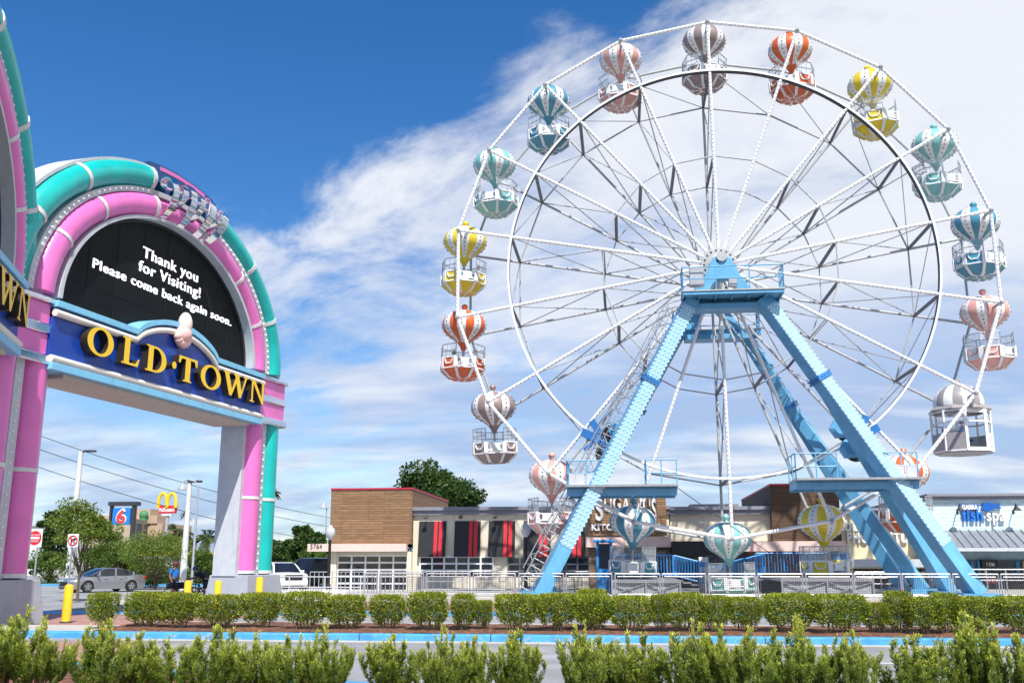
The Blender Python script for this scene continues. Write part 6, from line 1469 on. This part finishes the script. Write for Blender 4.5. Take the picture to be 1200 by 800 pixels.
# local frame: x forward, y left
stand = dict(pelvis=(0, 0, .93), waist=(.0, 0, 1.10), chest=(-.01, 0, 1.32), neck=(.0, 0, 1.47), head=(.03, 0, 1.59), crown=(.03, 0, 1.68), face=(1, .25, -.12),
 shL=(-.01, .19, 1.39), elL=(.02, .27, 1.13), wrL=(.18, .24, .95), haL=(.25, .22, .90), shR=(-.01, -.19, 1.39), elR=(-.03, -.27, 1.12), wrR=(.10, -.27, .90), haR=(.15, -.26, .83),
 hipL=(0, .10, .88), knL=(.03, .11, .49), anL=(-.02, .11, .09), toL=(.13, .13, .04), hipR=(0, -.10, .88), knR=(.02, -.12, .49), anR=(-.03, -.12, .09), toR=(.12, -.15, .04))
YP = 45.0
person('person in a bright blue t-shirt and black shorts standing by a black bicycle', stand, (AX(207, YP), YP, 0), R_(-18), M['skin'], M['tshirt'], M['black'], mat('maroon_cap', (.16, .03, .05), .8), M['black'], scale=1.02)
lean = dict(pelvis=(-.18, 0, .92), waist=(-.06, 0, 1.07), chest=(.13, 0, 1.23), neck=(.25, 0, 1.33), head=(.36, 0, 1.40), crown=(.40, 0, 1.49), face=(1, .1, -.35),
 shL=(.16, .20, 1.27), elL=(.36, .25, 1.07), wrL=(.58, .20, 1.02), haL=(.66, .18, 1.02), shR=(.16, -.20, 1.27), elR=(.36, -.26, 1.05), wrR=(.58, -.22, 1.0), haR=(.66, -.20, 1.0),
 hipL=(-.18, .10, .87), knL=(-.10, .12, .48), anL=(-.20, .12, .09), toL=(-.05, .13, .04), hipR=(-.18, -.10, .87), knR=(-.05, -.12, .49), anR=(-.12, -.12, .09), toR=(.03, -.13, .04))
YP2 = 45.4
person('person in a dark navy shirt and blue cap leaning over a handlebar', lean, (AX(240.5, YP2), YP2, 0), R_(180+10), M['skin2'], M['dshirt'], M['black'], mat('navy_cap', (.02, .06, .20), .8), M['black'])
def bicycle(label, loc, rz, cargo=False):
    root = thing('bicycle', label, 'bicycle', loc); c = Vector(loc); F = Vector((math.cos(rz), math.sin(rz), 0)); S = Vector((-F.y, F.x, 0)); r = .32
    for s in (-.5, .5):
        q = c+F*s+Z_*r; b = MB(); b.tube([q+F*(r*math.cos(R_(a)))+Z_*(r*math.sin(R_(a))) for a in range(0, 360, 12)], .028, 6, closed=True); w = b.build('wheel', M['rubber'], root)
        b = MB()
        for a in range(0, 360, 30): b.tube([q, q+F*(r*.95*math.cos(R_(a)))+Z_*(r*.95*math.sin(R_(a)))], .006, 4)
        b.tube([q-S*.06, q+S*.06], .03, 8); b.build('spokes', M['steel'], w)
    p = lambda f, z, s=0: c+F*f+S*s+Z_*z
    b = MB()
    for a, e in ((p(-.5, r), p(-.12, .30)), (p(-.12, .30), p(-.2, .78)), (p(-.2, .72), p(.38, .82)), (p(-.12, .30), p(.36, .70)), (p(-.5, r), p(-.2, .72)), (p(.5, r), p(.34, .95))): b.tube([a, e], .024, 6)
    b.build('frame', M['black'], root)
    b = MB(); b.tube([p(.34, .95, 0), p(.33, 1.0, 0)], .02, 6); b.tube([p(.25, 1.02, .28), p(.34, 1.0, 0), p(.25, 1.02, -.28)], .018, 6); b.build('handlebar', M['black'], root)
    b = MB(); b.box(p(-.22, .84), (.26, .16, .06), 0, (F, S, Z_)); b.build('saddle', M['black'], root, bevel=.02)
    b = MB(); b.box(p(-.1, .33), (.24, .16, .2), 0, (F, S, Z_)); b.tube([p(-.12, .30, -.12), p(-.12, .30, .12)], .02, 6); b.build('drive_unit', M['black'], root, bevel=.02)
    if cargo:
        b = MB(); b.box(p(.62, .70), (.42, .42, .28), 0, (F, S, Z_)); b.build('front_bag', M['black'], root, bevel=.04)
        b = MB(); b.box(p(.62, .86), (.38, .38, .03), 0, (F, S, Z_)); b.build('bag_lid', M['skyblue'], root, bevel=.01)
    else:
        b = MB(); b.box(p(-.52, .72), (.36, .32, .26), 0, (F, S, Z_)); b.build('rear_bag', M['black'], root, bevel=.04)
    return root
bicycle('black bicycle with a bag held by the person in the bright blue shirt', (AX(217, 44.5), 44.5, 0), R_(15))
bicycle('black bicycle with a blue-lidded front bag under the leaning person', (AX(231, 45.2), 45.2, 0), R_(190), True)
ct = thing('walking_frame', 'dark metal walking frame between the leaning person and the gate plinth', 'frame', (AX(242, 44.6), 44.6, 0)); c = Vector((AX(242, 44.6), 44.6, 0)); b = MB()
for x in (-.30, .32):
    for y in (-.22, .22): b.tube([c+Vector((x, y, 0)), c+Vector((x, y, .86))], .018, 6)
for z in (.86, .45): b.tube([c+Vector((-.30, -.22, z)), c+Vector((.32, -.22, z)), c+Vector((.32, .22, z)), c+Vector((-.30, .22, z))], .018, 6, closed=True)
b.build('tubes', M['darksteel'], ct)
# riders
sit = dict(pelvis=(0, 0, .0), waist=(-.02, 0, .17), chest=(-.02, 0, .38), neck=(.0, 0, .53), head=(.03, 0, .65), crown=(.03, 0, .74), face=(1, .1, 0),
 shL=(-.02, .18, .45), elL=(.06, .25, .20), wrL=(.28, .20, .12), haL=(.36, .18, .12), shR=(-.02, -.18, .45), elR=(.06, -.25, .20), wrR=(.28, -.20, .12), haR=(.36, -.18, .12),
 hipL=(.05, .09, -.02), knL=(.42, .10, .0), anL=(.42, .10, -.40), toL=(.56, .11, -.44), hipR=(.05, -.09, -.02), knR=(.42, -.10, .0), anR=(.42, -.10, -.40), toR=(.56, -.11, -.44))
g = GOND[6].matrix_basis
person('person in a blue shirt sitting inside the white wheelchair gondola', sit, tuple(GOND[6].location+Vector((.10, .26, -1.80))), R_(-95), M['skin2'], M['tshirt'], M['blue'], None, M['black'])
person('dark-haired person in a black shirt riding in the yellow gondola far left', sit, tuple(GOND[14].location+Vector((.62, .45, -1.92))), R_(-120), M['skin'], M['black'], M['dgrey'], None, M['black'])
person('dark-haired person in a grey shirt riding in the teal gondola at the upper left', sit, tuple(GOND[15].location+Vector((.62, .45, -1.92))), R_(-120), M['skin'], M['dgrey'], M['black'], None, M['black'])
person('person in a pink shirt riding in the orange gondola at the far left', sit, tuple(GOND[13].location+Vector((-.55, .40, -1.92))), R_(-70), M['skin2'], mat('pink_shirt', (.55, .20, .26), .8), M['dgrey'], None, M['black'])
person('person in a white shirt riding in the pale teal gondola at the upper right', sit, tuple(GOND[3].location+Vector((-.5, .45, -1.92))), R_(-60), M['skin'], M['offwhite'], M['dgrey'], None, M['black'])
